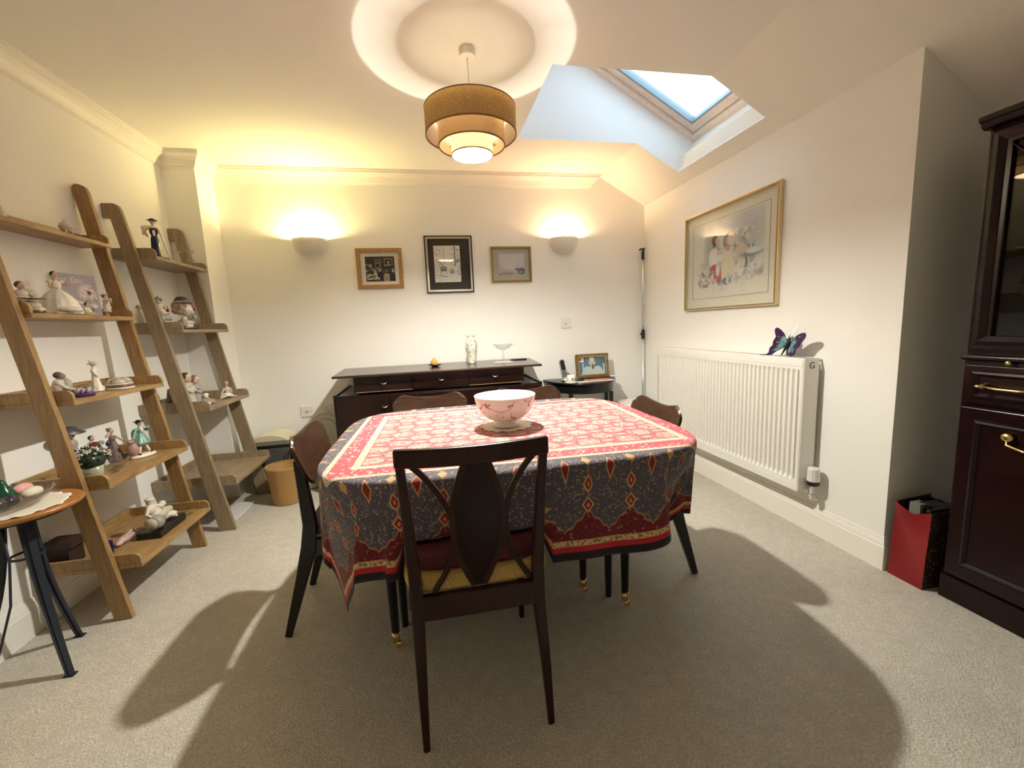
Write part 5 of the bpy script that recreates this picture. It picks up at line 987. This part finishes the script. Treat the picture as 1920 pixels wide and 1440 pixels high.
def clown(name, label, loc, rz, k, hatted):
    red = C_((.30, .03, .03), .3); hairc = C_((.40, .32, .25), .6)
    pr = [('bust', ivory, [('e', (0, 0, .022), (.040, .046, .022)), ('t', [(0, 0, .03), (.002, 0, .075)], [.020, .016]), ('e', (.010, 0, .040), (.036, .050, .012))], .004), ('coat', greyc, [('e', (-.012, 0, .028), (.036, .052, .024)), ('e', (-.010, -.030, .040), (.020, .020, .018)), ('e', (-.010, .030, .040), (.020, .020, .018))], .004), ('base', M['black'], [('b', (-.040, -.050, -.0), (.050, .050, .008))], -1),
          ('bow_tie', C_((.42, .44, .48), .4), [('l', [(0, 0), (.026, -.010), (.026, .010), (0, .001)], (.034, 0, .068)), ('e', (.040, -.026, .070), (.006, .020, .016)), ('e', (.040, .026, .070), (.006, .020, .016))], 0), ('face', ivory, [('e', (.010, 0, .118), (.036, .034, .042)), ('e', (.040, 0, .096), (.012, .016, .012)), ('e', (.030, -.018, .108), (.014, .014, .014)), ('e', (.030, .018, .108), (.014, .014, .014)), ('e', (.006, -.034, .112), (.008, .005, .011)), ('e', (.006, .034, .112), (.008, .005, .011))], .004),
          ('nose', red, [('e', (.050, 0, .116), (.010, .009, .009))], 0), ('face_features', dgrey, [('e', (.043, -.013, .128), (.004, .007, .004)), ('e', (.043, .013, .128), (.004, .007, .004)), ('e', (.050, 0, .095), (.003, .012, .003)), ('t', [(.040, -.022, .134), (.044, -.013, .141), (.044, -.006, .136)], .002), ('t', [(.040, .022, .134), (.044, .013, .141), (.044, .006, .136)], .002)], 0)]
    rr = random.Random(5); pr.append(('hair', hairc, [('e', (-.010+.034*math.cos(a)*math.cos(e), .036*math.sin(a)*math.cos(e), .122+.040*math.sin(e)), .0125) for a, e in [(rr.uniform(.9, 5.4), rr.uniform(-.8, .9)) for _ in range(46)]]+[('e', (-.010, 0, .125), (.034, .036, .038))], .0035))
    if hatted: pr += [('hat', C_((.055, .05, .045), .5), [('l', [(0, .150), (.047, .146), (.049, .149), (.037, .153), (.034, .170), (.022, .184), (0, .188)], (0, 0, 0))], 0), ('hat_band', C_((.26, .24, .20), .5), [('l', [(.0375, .152), (.0385, .152), (.0368, .163), (.0355, .163)], (0, 0, 0))], 0)]
    else: pr += [('hat', greyc, [('l', [(0, .150), (.026, .152), (.014, .180), (0, .200)], (-.004, 0, 0)), ('e', (.012, .012, .182), .010), ('e', (.012, -.006, .194), .009)], 0)]
    return fig(name, label, 'figurine', loc, rz, pr, 'clown busts on the second grey tier', k)
Y2 = 1.2285
clown('clown_bust', 'porcelain clown bust with curly hair, dark bowler and bow tie', (-1.475, 2.962, Y2), math.radians(38), 1.08, True)
clown('clown_bust', 'porcelain clown bust with a pointed pompom hat, half hidden by the near post', (-1.545, 2.848, Y2), math.radians(-5), .98, False)
fig('draped_figurine', 'pale rounded figurine left of the clown busts on the grey ladder', 'figurine', (-1.610, 2.792, Y2), 0, [('body', pale, [('l', [(0, 0), (.024, 0), (.022, .03), (.014, .09), (.008, .11), (0, .112)], (0, 0, 0))], .003), ('base', M['black'], [('l', [(0, 0), (.026, 0), (.026, .010), (0, .010)], (0, 0, 0))], 0)]+head(0, 0, .130, .014, C_((.42, .38, .3)), 0))
Y3 = .7615
def kid(dx, dy, s_, hc, cc):
    return [('coat', cc, [('l', [(0, .020*s_), (.034*s_, .018*s_), (.030*s_, .05*s_), (.020*s_, .115*s_), (.012*s_, .135*s_), (0, .137*s_)], (dx, dy, 0)), ('e', (dx, dy, .118*s_), (.022*s_, .026*s_, .022*s_)), ('t', [(dx, dy-.024*s_, .124*s_), (dx+.018*s_, dy-.024*s_, .095*s_), (dx+.030*s_, dy, .080*s_)], .008*s_), ('t', [(dx, dy+.024*s_, .124*s_), (dx+.018*s_, dy+.026*s_, .098*s_), (dx+.030*s_, dy+.012*s_, .085*s_)], .008*s_)], .0035), ('legs', dgrey, [('t', [(dx, dy-.012*s_, .002), (dx, dy-.012*s_, .03*s_)], .010*s_), ('t', [(dx, dy+.012*s_, .002), (dx, dy+.012*s_, .03*s_)], .010*s_)], 0)]+head(dx+.004, dy, .160*s_, .026*s_, hc, 0)
fig('clown_couple_figurine', 'group of two embracing children and a seated clown on the third grey tier', 'figurine', (-1.430, 2.868, Y3), math.radians(-10), kid(-.01, -.042, 1.12, C_((.06, .045, .04), .4), C_((.50, .48, .40), .4))+kid(0, .012, 1.0, C_((.20, .15, .12), .5), greyc)+[('striped_scarf', C_((.40, .42, .46), .4), [('t', [(.012, -.008, .118), (.026, .012, .106), (.012, .034, .118)], .008), ('t', [(.016, -.004, .100), (.030, .012, .088), (.016, .030, .100)], .006)], 0), ('seated_clown', C_((.34, .27, .24), .4), [('e', (.030, .030, .030), (.026, .030, .030)), ('t', [(.036, .040, .026), (.046, .070, .020), (.034, .100, .010)], [.013, .011, .009]), ('t', [(.046, .026, .022), (.060, .050, .014), (.066, .070, .008)], [.012, .010, .008])], .0035), ('clown_face', ivory, [('e', (.050, .020, .058), (.016, .018, .018)), ('e', (.066, .000, .012), (.016, .024, .011))], 0), ('clown_nose', dgrey, [('e', (.066, .020, .057), .005)], 0)])
fig('seated_fairy_figurine', 'small bare-shouldered fairy sitting with one arm propped, right end of the third grey tier', 'figurine', (-1.385, 3.165, Y3), math.radians(-40), [('body', C_((.58, .50, .40), .4), [('e', (0, 0, .016), (.024, .028, .015)), ('e', (-.002, .004, .046), (.013, .016, .026)), ('t', [(-.002, -.012, .062), (.004, -.028, .034), (.010, -.040, .006)], .0045), ('t', [(-.002, .018, .062), (.002, .028, .044), (.010, .022, .030)], .0045), ('t', [(.010, -.006, .014), (.034, -.024, .016), (.036, -.060, .006)], [.009, .007, .004]), ('t', [(.010, .010, .014), (.036, .004, .012), (.046, .034, .008)], [.009, .007, .004])], .0026), ('skirt', ivory, [('l', [(0, .020), (.030, .010), (.032, .016), (.016, .030), (0, .032)], (0, 0, 0), 1, 1, fold(7, .12))], 0)]+head(0, .004, .088, .0125, C_((.42, .34, .22)), .8), k=1.12)
fig('dark_cone_ornament', 'brown cone-shaped ornament beside the near post of the third grey tier', 'ornament', (-1.530, 2.805, Y3), 0, [('body', C_((.16, .10, .07), .6), [('l', [(0, 0), (.034, 0), (.026, .03), (.016, .09), (.010, .12), (0, .124)], (0, 0, 0))], 0), ('base', hairk, [('l', [(0, 0), (.038, 0), (.038, .008), (0, .008)], (0, 0, 0))], 0)])
# inside cabinet: dark figure on the upper glass shelf
fig('dark_lady_figurine', 'dark figurine in a hat on the upper glass shelf of the cabinet', 'figurine', (2.09, 1.07, 1.3615), math.radians(200), [('gown', dgrey, [('l', [(0, 0), (.034, 0), (.028, .02), (.014, .07), (.010, .085), (0, .087)], (0, 0, 0), 1, 1, fold(5, .06)), ('e', (0, 0, .096), (.013, .016, .02)), ('t', [(0, -.014, .106), (.012, -.020, .086), (.020, 0, .076)], .005)], .003)]+head(0, 0, .127, .012, hairk, 0, hairk))
# ---------------------------------------------------------------- round side table with the fruit bowl
RX, RY, RZ_ = -1.489, 1.748, .602
ws = thing('round_side_table', 'small round wooden table on curved iron legs, at the left edge of the picture', 'table', (RX, RY, 0))
M['otop'] = mat('orange wood top', rough=.3, fn=woodfn((.30, .115, .028), (.55, .26, .085), (3, 1.2, 3), 8))
MB().lathe([(0, -.018), (.165, -.018), (.172, -.012), (.173, -.004), (.170, 0), (0, 0)], (RX, RY, RZ_), 64).build('tabletop', M['otop'], ws, smooth=True, bevel=.001)
for k, (fx_, fy_, fz) in enumerate(((-1.340, 1.632, 0), (-1.470, 1.862, 0), (-1.640, 1.640, 0))):
    fz = .003; tx_, ty_ = RX+(fx_-RX)*.22, RY+(fy_-RY)*.22
    pts = [(tx_+(fx_-tx_)*t_-(fx_-RX)*.16*math.sin(math.pi*t_), ty_+(fy_-ty_)*t_-(fy_-RY)*.16*math.sin(math.pi*t_), .582*(1-t_)+fz*t_) for t_ in [i/10 for i in range(11)]]
    lg = MB().beam(pts, [.040-.018*i/10 for i in range(11)], [.010]*11, up=(fx_-RX, fy_-RY, 0.001)).beam(pts, [.009]*11, [.026-.010*i/10 for i in range(11)], up=(fx_-RX, fy_-RY, .001))
    lg.box((fx_-.016, fy_-.012, 0), (fx_+.016, fy_+.012, .004)).build('leg', M['iron'], ws)
MB().lathe([(.040, .415), (.046, .415), (.046, .422), (.040, .422), (.040, .415)], (RX, RY, 0), 32).lathe([(.05, .572), (.14, .572), (.14, .583), (.05, .583), (.05, .572)], (RX, RY, 0), 40).build('ring', M['iron'], ws)
for s_ in (-1, 1):
    w_ = [(RX-.02+s_*.05, RY-.10, .583), (RX+.045+s_*.03, RY-.15, .46), (RX+.05+s_*.02, RY-.17, .32), (RX+.01+s_*.03, RY-.20, .18), (RX-.06+s_*.05, RY-.22, .03)]
    MB().tube(w_, .0035, 8).build('wire', M['iron'], ws, smooth=True)
M['lace'] = mat('cream lace', rough=.9, fn=lambda nt, b: mixc(nt, voro(nt, coords(nt), 110).lt(.10)*.55, (.80, .76, .66), (.42, .36, .26)))
def doily(c, r, label, n=14, holes=0.0, a=.05):
    prof = []; mb = MB(); N = 140
    rr = lambda th: r*(1+a*math.cos(n*th)+.02*math.cos(31*th))
    vs = []; rings = [0.15, .5, .8, .92, 1.0]
    for q in rings:
        for i in range(N):
            th = 2*math.pi*i/N; R0 = rr(th)*q if q > .8 else r*q; vs.append((c[0]+R0*math.cos(th), c[1]+R0*math.sin(th), c[2]+.0012+(.0035*math.sin(9*th)**2*max(0, q-.8)*5)))
    fs = [(k*N+i, k*N+(i+1) % N, (k+1)*N+(i+1) % N, (k+1)*N+i) for k in range(len(rings)-1) for i in range(N)]+[tuple(range(N))]
    return tag(mb.add(vs, fs).build('doily', M['lace'], None, smooth=True, loc=c, solid=.0012, soff=0), label, 'doily')
doily((RX+.004, RY-.016, RZ_+.0005), .140, 'cream scalloped doily on the round side table under the glass bowl', 9, a=.035)
fb_ = (RX-.012, RY-.012, RZ_+.003)
M['bowlg'] = glass('smoky glass', (.80, .76, .72), 1.6, .02)
gb = MB().lathe([(0, .004), (.045, .001), (.060, .004), (.092, .018), (.118, .040), (.122, .052), (.118, .052), (.112, .042), (.088, .023), (.05, .010), (0, .009)], fb_, 48, wob=lambda a: 1+.02*math.cos(12*a))
tag(gb.build('glass_bowl', M['bowlg'], None, smooth=True, loc=fb_), 'wide smoky glass bowl of ornamental fruit on the round side table', 'bowl')
def egg(name, c, r, m, label, cat, st=0):
    t = thing(name, label, cat, c)
    MB().ell(c, r, 24, 16).build('body', m, t, smooth=True)
    return t
pe = thing('glass_pear', 'green glass pear standing in the glass bowl', 'ornament', (RX-.030, RY-.004, RZ_+.014))
pm = MB().lathe([(0, 0), (.020, .002), (.034, .018), (.035, .032), (.026, .050), (.016, .066), (.013, .078), (.008, .087), (0, .088)], (RX-.030, RY-.004, RZ_+.016), 28)
pm.build('body', C_((.006, .075, .035), .08), pe, smooth=True); MB().tube([(RX-.030, RY-.004, RZ_+.102), (RX-.030, RY-.010, RZ_+.114), (RX-.030, RY-.018, RZ_+.120)], [.002, .0025, .0035], 8).build('stalk', C_((.06, .07, .06), .3), pe, smooth=True)
tag(MB().ell((RX-.020, RY+.058, RZ_+.048), (.021, .036, .020), 24, 16).build('stone_egg', C_((.80, .40, .38), .12), None, smooth=True, loc=(RX-.020, RY+.058, RZ_+.048)), 'pink polished egg in the glass bowl', 'egg', 'polished eggs in the glass bowl')
tag(MB().ell((RX+.030, RY+.030, RZ_+.040), (.022, .037, .020), 24, 16).build('stone_egg', C_((.70, .68, .58), .12), None, smooth=True, loc=(RX+.030, RY+.030, RZ_+.040)), 'white polished egg in the glass bowl, in front of the pink one', 'egg', 'polished eggs in the glass bowl')
tag(MB().ell((RX+.016, RY-.042, RZ_+.036), (.024, .030, .021), 24, 16).build('stone_egg', C_((.03, .025, .04), .08), None, smooth=True, loc=(RX+.016, RY-.042, RZ_+.036)), 'dark polished egg in the glass bowl, in front of the pear', 'egg', 'polished eggs in the glass bowl')
tag(MB().ell((RX+.028, RY-.095, RZ_+.042), (.022, .024, .020), 24, 16).build('stone_egg', C_((.07, .06, .065), .15), None, smooth=True, loc=(RX+.028, RY-.095, RZ_+.042)), 'grey polished egg at the left edge of the picture in the glass bowl', 'egg', 'polished eggs in the glass bowl')
# ---------------------------------------------------------------- centrepiece
bc = (.297, 1.745, .7395)
doily((bc[0]+.002, bc[1]+.004, .7393), .112, 'cream lace doily under the bowl in the middle of the dining table', 12, a=.05)
bz = bc[2]+.0035
def bowlfn(nt, b):
    t = nt.nodes.new('ShaderNodeTexCoord'); s0 = nt.nodes.new('ShaderNodeSeparateXYZ'); nt.links.new(t.outputs['Object'], s0.inputs[0])
    x, y, z = (S(nt, s0.outputs[i]) for i in range(3)); th = y._m('ARCTAN2', x); n = noise(nt, coords(nt), 11, 2)
    col = mixc(nt, n*0+.5, (.83, .86, .82), (.84, .87, .83))
    return col
M['bowl'] = mat('blush glazed bowl', (.76, .62, .55), .22, fn=bowlfn)
bo = thing('footed_bowl', 'large blush footed bowl with brown scroll decoration on the dining table', 'bowl', (bc[0], bc[1], bz))
prof = [(.050, 0), (.058, .002), (.054, .008), (.045, .018), (.050, .026), (.074, .036), (.100, .056), (.117, .082), (.126, .110), (.131, .134)]
MB().lathe([(0, .003)]+[(.046, .003)]+prof, (bc[0], bc[1], bz), 64).build('outer_body', M['bowl'], bo, smooth=True)
MB().lathe([(.131, .134), (.1295, .1352), (.127, .134), (.122, .110), (.113, .083), (.096, .060), (.070, .042), (.035, .034), (0, .033)], (bc[0], bc[1], bz), 64).build('inner_glaze', M['white'], bo, smooth=True)
M['scroll'] = mat('brown line decoration', (.26, .11, .05), .4)
def rb(z):
    for i in range(len(prof)-1):
        if prof[i][1] <= z <= prof[i+1][1]: q = (z-prof[i][1])/(prof[i+1][1]-prof[i][1]); return prof[i][0]+(prof[i+1][0]-prof[i][0])*q
    return prof[-1][0]
def onb(px, py):   # px 0..1 across the visible front (left to right), py 0..1 bottom to top
    a = math.radians(-100-72+144*px+4); z = .026+.108*py; r = rb(z)+.0004; return (bc[0]+r*math.cos(a), bc[1]+r*math.sin(a), bz+z)
def spiral(cx, cy, r0, r1, a0, a1, n=16): return [(cx+(r0+(r1-r0)*i/n)*math.cos(math.radians(a0+(a1-a0)*i/n))*.62, cy+(r0+(r1-r0)*i/n)*math.sin(math.radians(a0+(a1-a0)*i/n))) for i in range(n+1)]
sc_ = MB()
strokes = [[(.18, .78), (.26, .66), (.34, .56), (.43, .52), (.52, .58), (.56, .68), (.58, .80), (.60, .92)], spiral(.19, .72, .03, .12, -60, 220), [(.44, .52), (.37, .44), (.34, .34), (.38, .26), (.44, .28), (.44, .34)], spiral(.24, .72, .02, .09, 0, 300), [(.56, .50), (.56, .36), (.60, .22), (.66, .14), (.70, .06)], spiral(.60, .24, .015, .07, 0, 330), spiral(.53, .74, .01, .05, 0, 300), [(.74, .88), (.80, .80), (.86, .84), (.90, .94)], [(.84, .82), (.83, .68)], spiral(.75, .90, .01, .04, 0, 300), [(.05, .6), (.08, .46), (.13, .40), (.14, .48)], [(.66, .07), (.58, .06), (.54, .12)]]
for st in strokes: sc_.tube([onb(*p) for p in st], .0009, 5)
for (px, py) in ((.24, .74), (.27, .80), (.22, .82), (.53, .74), (.56, .76), (.60, .26), (.64, .24), (.57, .28), (.66, .18), (.08, .62), (.83, .66)): sc_.ell(onb(px, py), (.0035, .0015, .0035), 8, 5)
sc_.build('scrollwork', M['scroll'], bo)
# ---------------------------------------------------------------- red bag
rbg = thing('paper_bag', 'red paper gift bag wedged between the wall and the cabinet', 'bag', (2.02, 1.345, 0))
M['redpaper'] = mat('red paper', rough=.35, fn=mottle((.19, .004, .007), (.27, .007, .010), 9, 2))
M['patpaper'] = mat('patterned paper', rough=.5, fn=lambda nt, b: mixc(nt, voro(nt, coords(nt), 45).lt(.3), (.025, .012, .010), (.14, .09, .05)))
xa, xb, ya, yb_, hh = 1.940, 2.150, 1.270, 1.405, .345
A = [(xa, yb_, 0), (xa, ya, 0), (xa-.004, (ya+yb_)/2, .10)]
mb = MB()
def face(u, v):   # red side towards the room, slightly dented
    y = yb_+(ya-yb_)*u; return (xa-.010*v+.012*math.sin(math.pi*u)*math.sin(math.pi*v)-.004*math.sin(5*u+7*v)*v, y-.018*v, hh*v-.03*v*(1-abs(2*u-1)))
mb.surf(face, 14, 18).build('red_side', M['redpaper'], rbg, solid=.0012)
mb = MB(); mb.surf(lambda u, v: (xa+(xb-xa)*u-.010*v*(1-u), ya-.018*v*(1-u)+.0*u+.004*math.sin(9*u)*v, hh*v-.03*v*u), 10, 10); mb.build('patterned_side', M['patpaper'], rbg, solid=.0012)
mb = MB(); mb.surf(lambda u, v: (xa+(xb-xa)*u, yb_-.018*v*(1-u), hh*v), 6, 6); mb.surf(lambda u, v: (xb, ya+(yb_-ya)*u, hh*v*.95), 4, 4); mb.box((xa, ya, .001), (xb, yb_, .003)); mb.build('back_side', M['patpaper'], rbg)
MB().box((xa+.04, ya+.02, .22), (xb-.03, yb_-.03, .335)).ell((2.0, 1.33, .335), (.03, .03, .02), 10, 6).build('contents', M['black'], rbg, bevel=.01)
MB().box((xa+.02, ya+.045, .24), (xa+.07, ya+.085, .352)).build('tissue', C_((.16, .18, .15), .6), rbg)
# ---------------------------------------------------------------- wicker waste basket and the machines in the corner
wk = thing('waste_basket', 'round woven wicker waste basket on the carpet behind the left chair', 'basket', (-1.062, 3.105, 0))
def wickfn(nt, b):
    t = nt.nodes.new('ShaderNodeTexCoord'); s0 = nt.nodes.new('ShaderNodeSeparateXYZ'); nt.links.new(t.outputs['Object'], s0.inputs[0])
    x, y, z = (S(nt, s0.outputs[i]) for i in range(3)); th = y._m('ARCTAN2', x); r_ = ((z*105).fr()-.5).ab(); wv = (th*36+(z*52)._m('FLOOR')*3.14).sin()
    bump(nt, b, r_*-1+wv*.10, .9, .004); return mixc(nt, (r_*1.6)+wv*.06, (.62, .38, .14), (.25, .12, .035))
M['wick'] = mat('wicker', rough=.6, fn=wickfn)
MB().lathe([(0, .004), (.088, 0), (.090, .01), (.117, .252), (.121, .258), (.121, .266), (.113, .266), (.111, .255), (.084, .014), (0, .012)], (-1.062, 3.105, 0), 56).build('body', M['wick'], wk, smooth=True)
ri = MB()
for k in range(72):
    a0, a1 = 2*math.pi*k/72, 2*math.pi*(k+1.6)/72; ri.tube([(-1.062+.119*math.cos(a0), 3.105+.119*math.sin(a0), .259), (-1.062+.117*math.cos((a0+a1)/2), 3.105+.117*math.sin((a0+a1)/2), .270), (-1.062+.113*math.cos(a1), 3.105+.113*math.sin(a1), .261)], .0035, 5)
ri.build('braided_rim', M['wick'], wk, smooth=True)
M['lidc'] = mat('cream plastic', (.66, .62, .46), .5); M['gbox'] = mat('grey-green casing', (.085, .09, .075), .5); M['beige'] = mat('beige casing', (.42, .38, .30), .5)
pr = thing('shredder', 'grey cabinet with a curved cream lid in the back left corner', 'machine', (-1.22, 3.40, 0))
MB().box((-1.375, 3.345, .03), (-1.095, 3.56, .335)).build('casing', M['gbox'], pr, bevel=.01)
MB().box((-1.380, 3.338, .355), (-1.090, 3.565, .385)).build('rim', C_((.20, .20, .14), .5), pr, bevel=.008)
MB().box((-1.372, 3.348, .334), (-1.098, 3.555, .356)).build('gap_strip', M['black'], pr)
lidp = [(-1.38+.29*i/16, .385+.052*math.sin(math.pi*(i/16))**.55) for i in range(17)]
MB().prism(lidp, 'y', 3.338, 3.565).build('lid', M['lidc'], pr, bevel=.006)
MB().box((-1.36, 3.35, 0), (-1.11, 3.55, .031)).build('base', M['black'], pr)
fn_ = thing('fan_heater', 'rounded beige appliance with a black cable behind the left chair', 'machine', (-.975, 3.36, 0))
MB().lathe([(0, .004), (.085, 0), (.095, .02), (.105, .28), (.098, .345), (.070, .385), (0, .395)], (-.975, 3.37, 0), 36, 1.0, .9).build('body', M['beige'], fn_, smooth=True)
MB().tube([(-1.06, 3.30, .06), (-1.095, 3.272, .16), (-1.088, 3.27, .27), (-1.06, 3.28, .35), (-1.01, 3.30, .405), (-.96, 3.31, .41), (-.94, 3.32, .40)], .004, 8).build('cable', M['black'], fn_, smooth=True)
tag(MB().tube([(-1.02, 3.47, .386), (-1.00, 3.50, .44), (-.96, 3.53, .50), (-.90, 3.555, .535), (-.84, 3.56, .53), (-.79, 3.57, .50), (-.75, 3.575, .42)], .0075, 8).tube([(-1.00, 3.50, .396), (-.97, 3.52, .46), (-.91, 3.545, .50), (-.83, 3.565, .475), (-.77, 3.575, .40)], .006, 8).build('power_cable', M['lidc'], None, smooth=True, loc=(-.9, 3.5, .45)), 'cream cables looping up the back wall beside the sideboard', 'cable')
tag(MB().box((-1.42, 2.86, .001), (-1.30, 3.16, .012)).build('paper_bundle', M['plastic'], None, loc=(-1.36, 3.0, .005), bevel=.002), 'shiny plastic-wrapped sheet on the carpet under the lowest grey tier', 'packet')
tag(MB().tube([(-1.60, 3.05, .30), (-1.58, 3.10, .303)], .002).build('stud', M['alu'], None, loc=(-1.6, 3.05, .3)), 'tiny metal pin on the lowest grey tier', 'pin')
# ---------------------------------------------------------------- toy bucket cut by the left edge
bk_ = thing('toy_bucket', 'yellow plastic tub with a red base ring at the left edge of the carpet', 'tub', (-1.395, 1.32, 0))
M['yel'] = mat('yellow plastic', (.62, .58, .12), .4); M['redp'] = mat('red plastic', (.42, .012, .01), .4)
MB().lathe([(.060, .030), (.070, .16), (.073, .16), (.064, .030)], (-1.395, 1.32, 0), 40).build('body', M['yel'], bk_, smooth=True)
MB().lathe([(0, 0), (.074, 0), (.078, .006), (.072, .030), (.060, .034), (0, .034)], (-1.395, 1.32, 0), 40).build('base_ring', M['redp'], bk_, smooth=True)
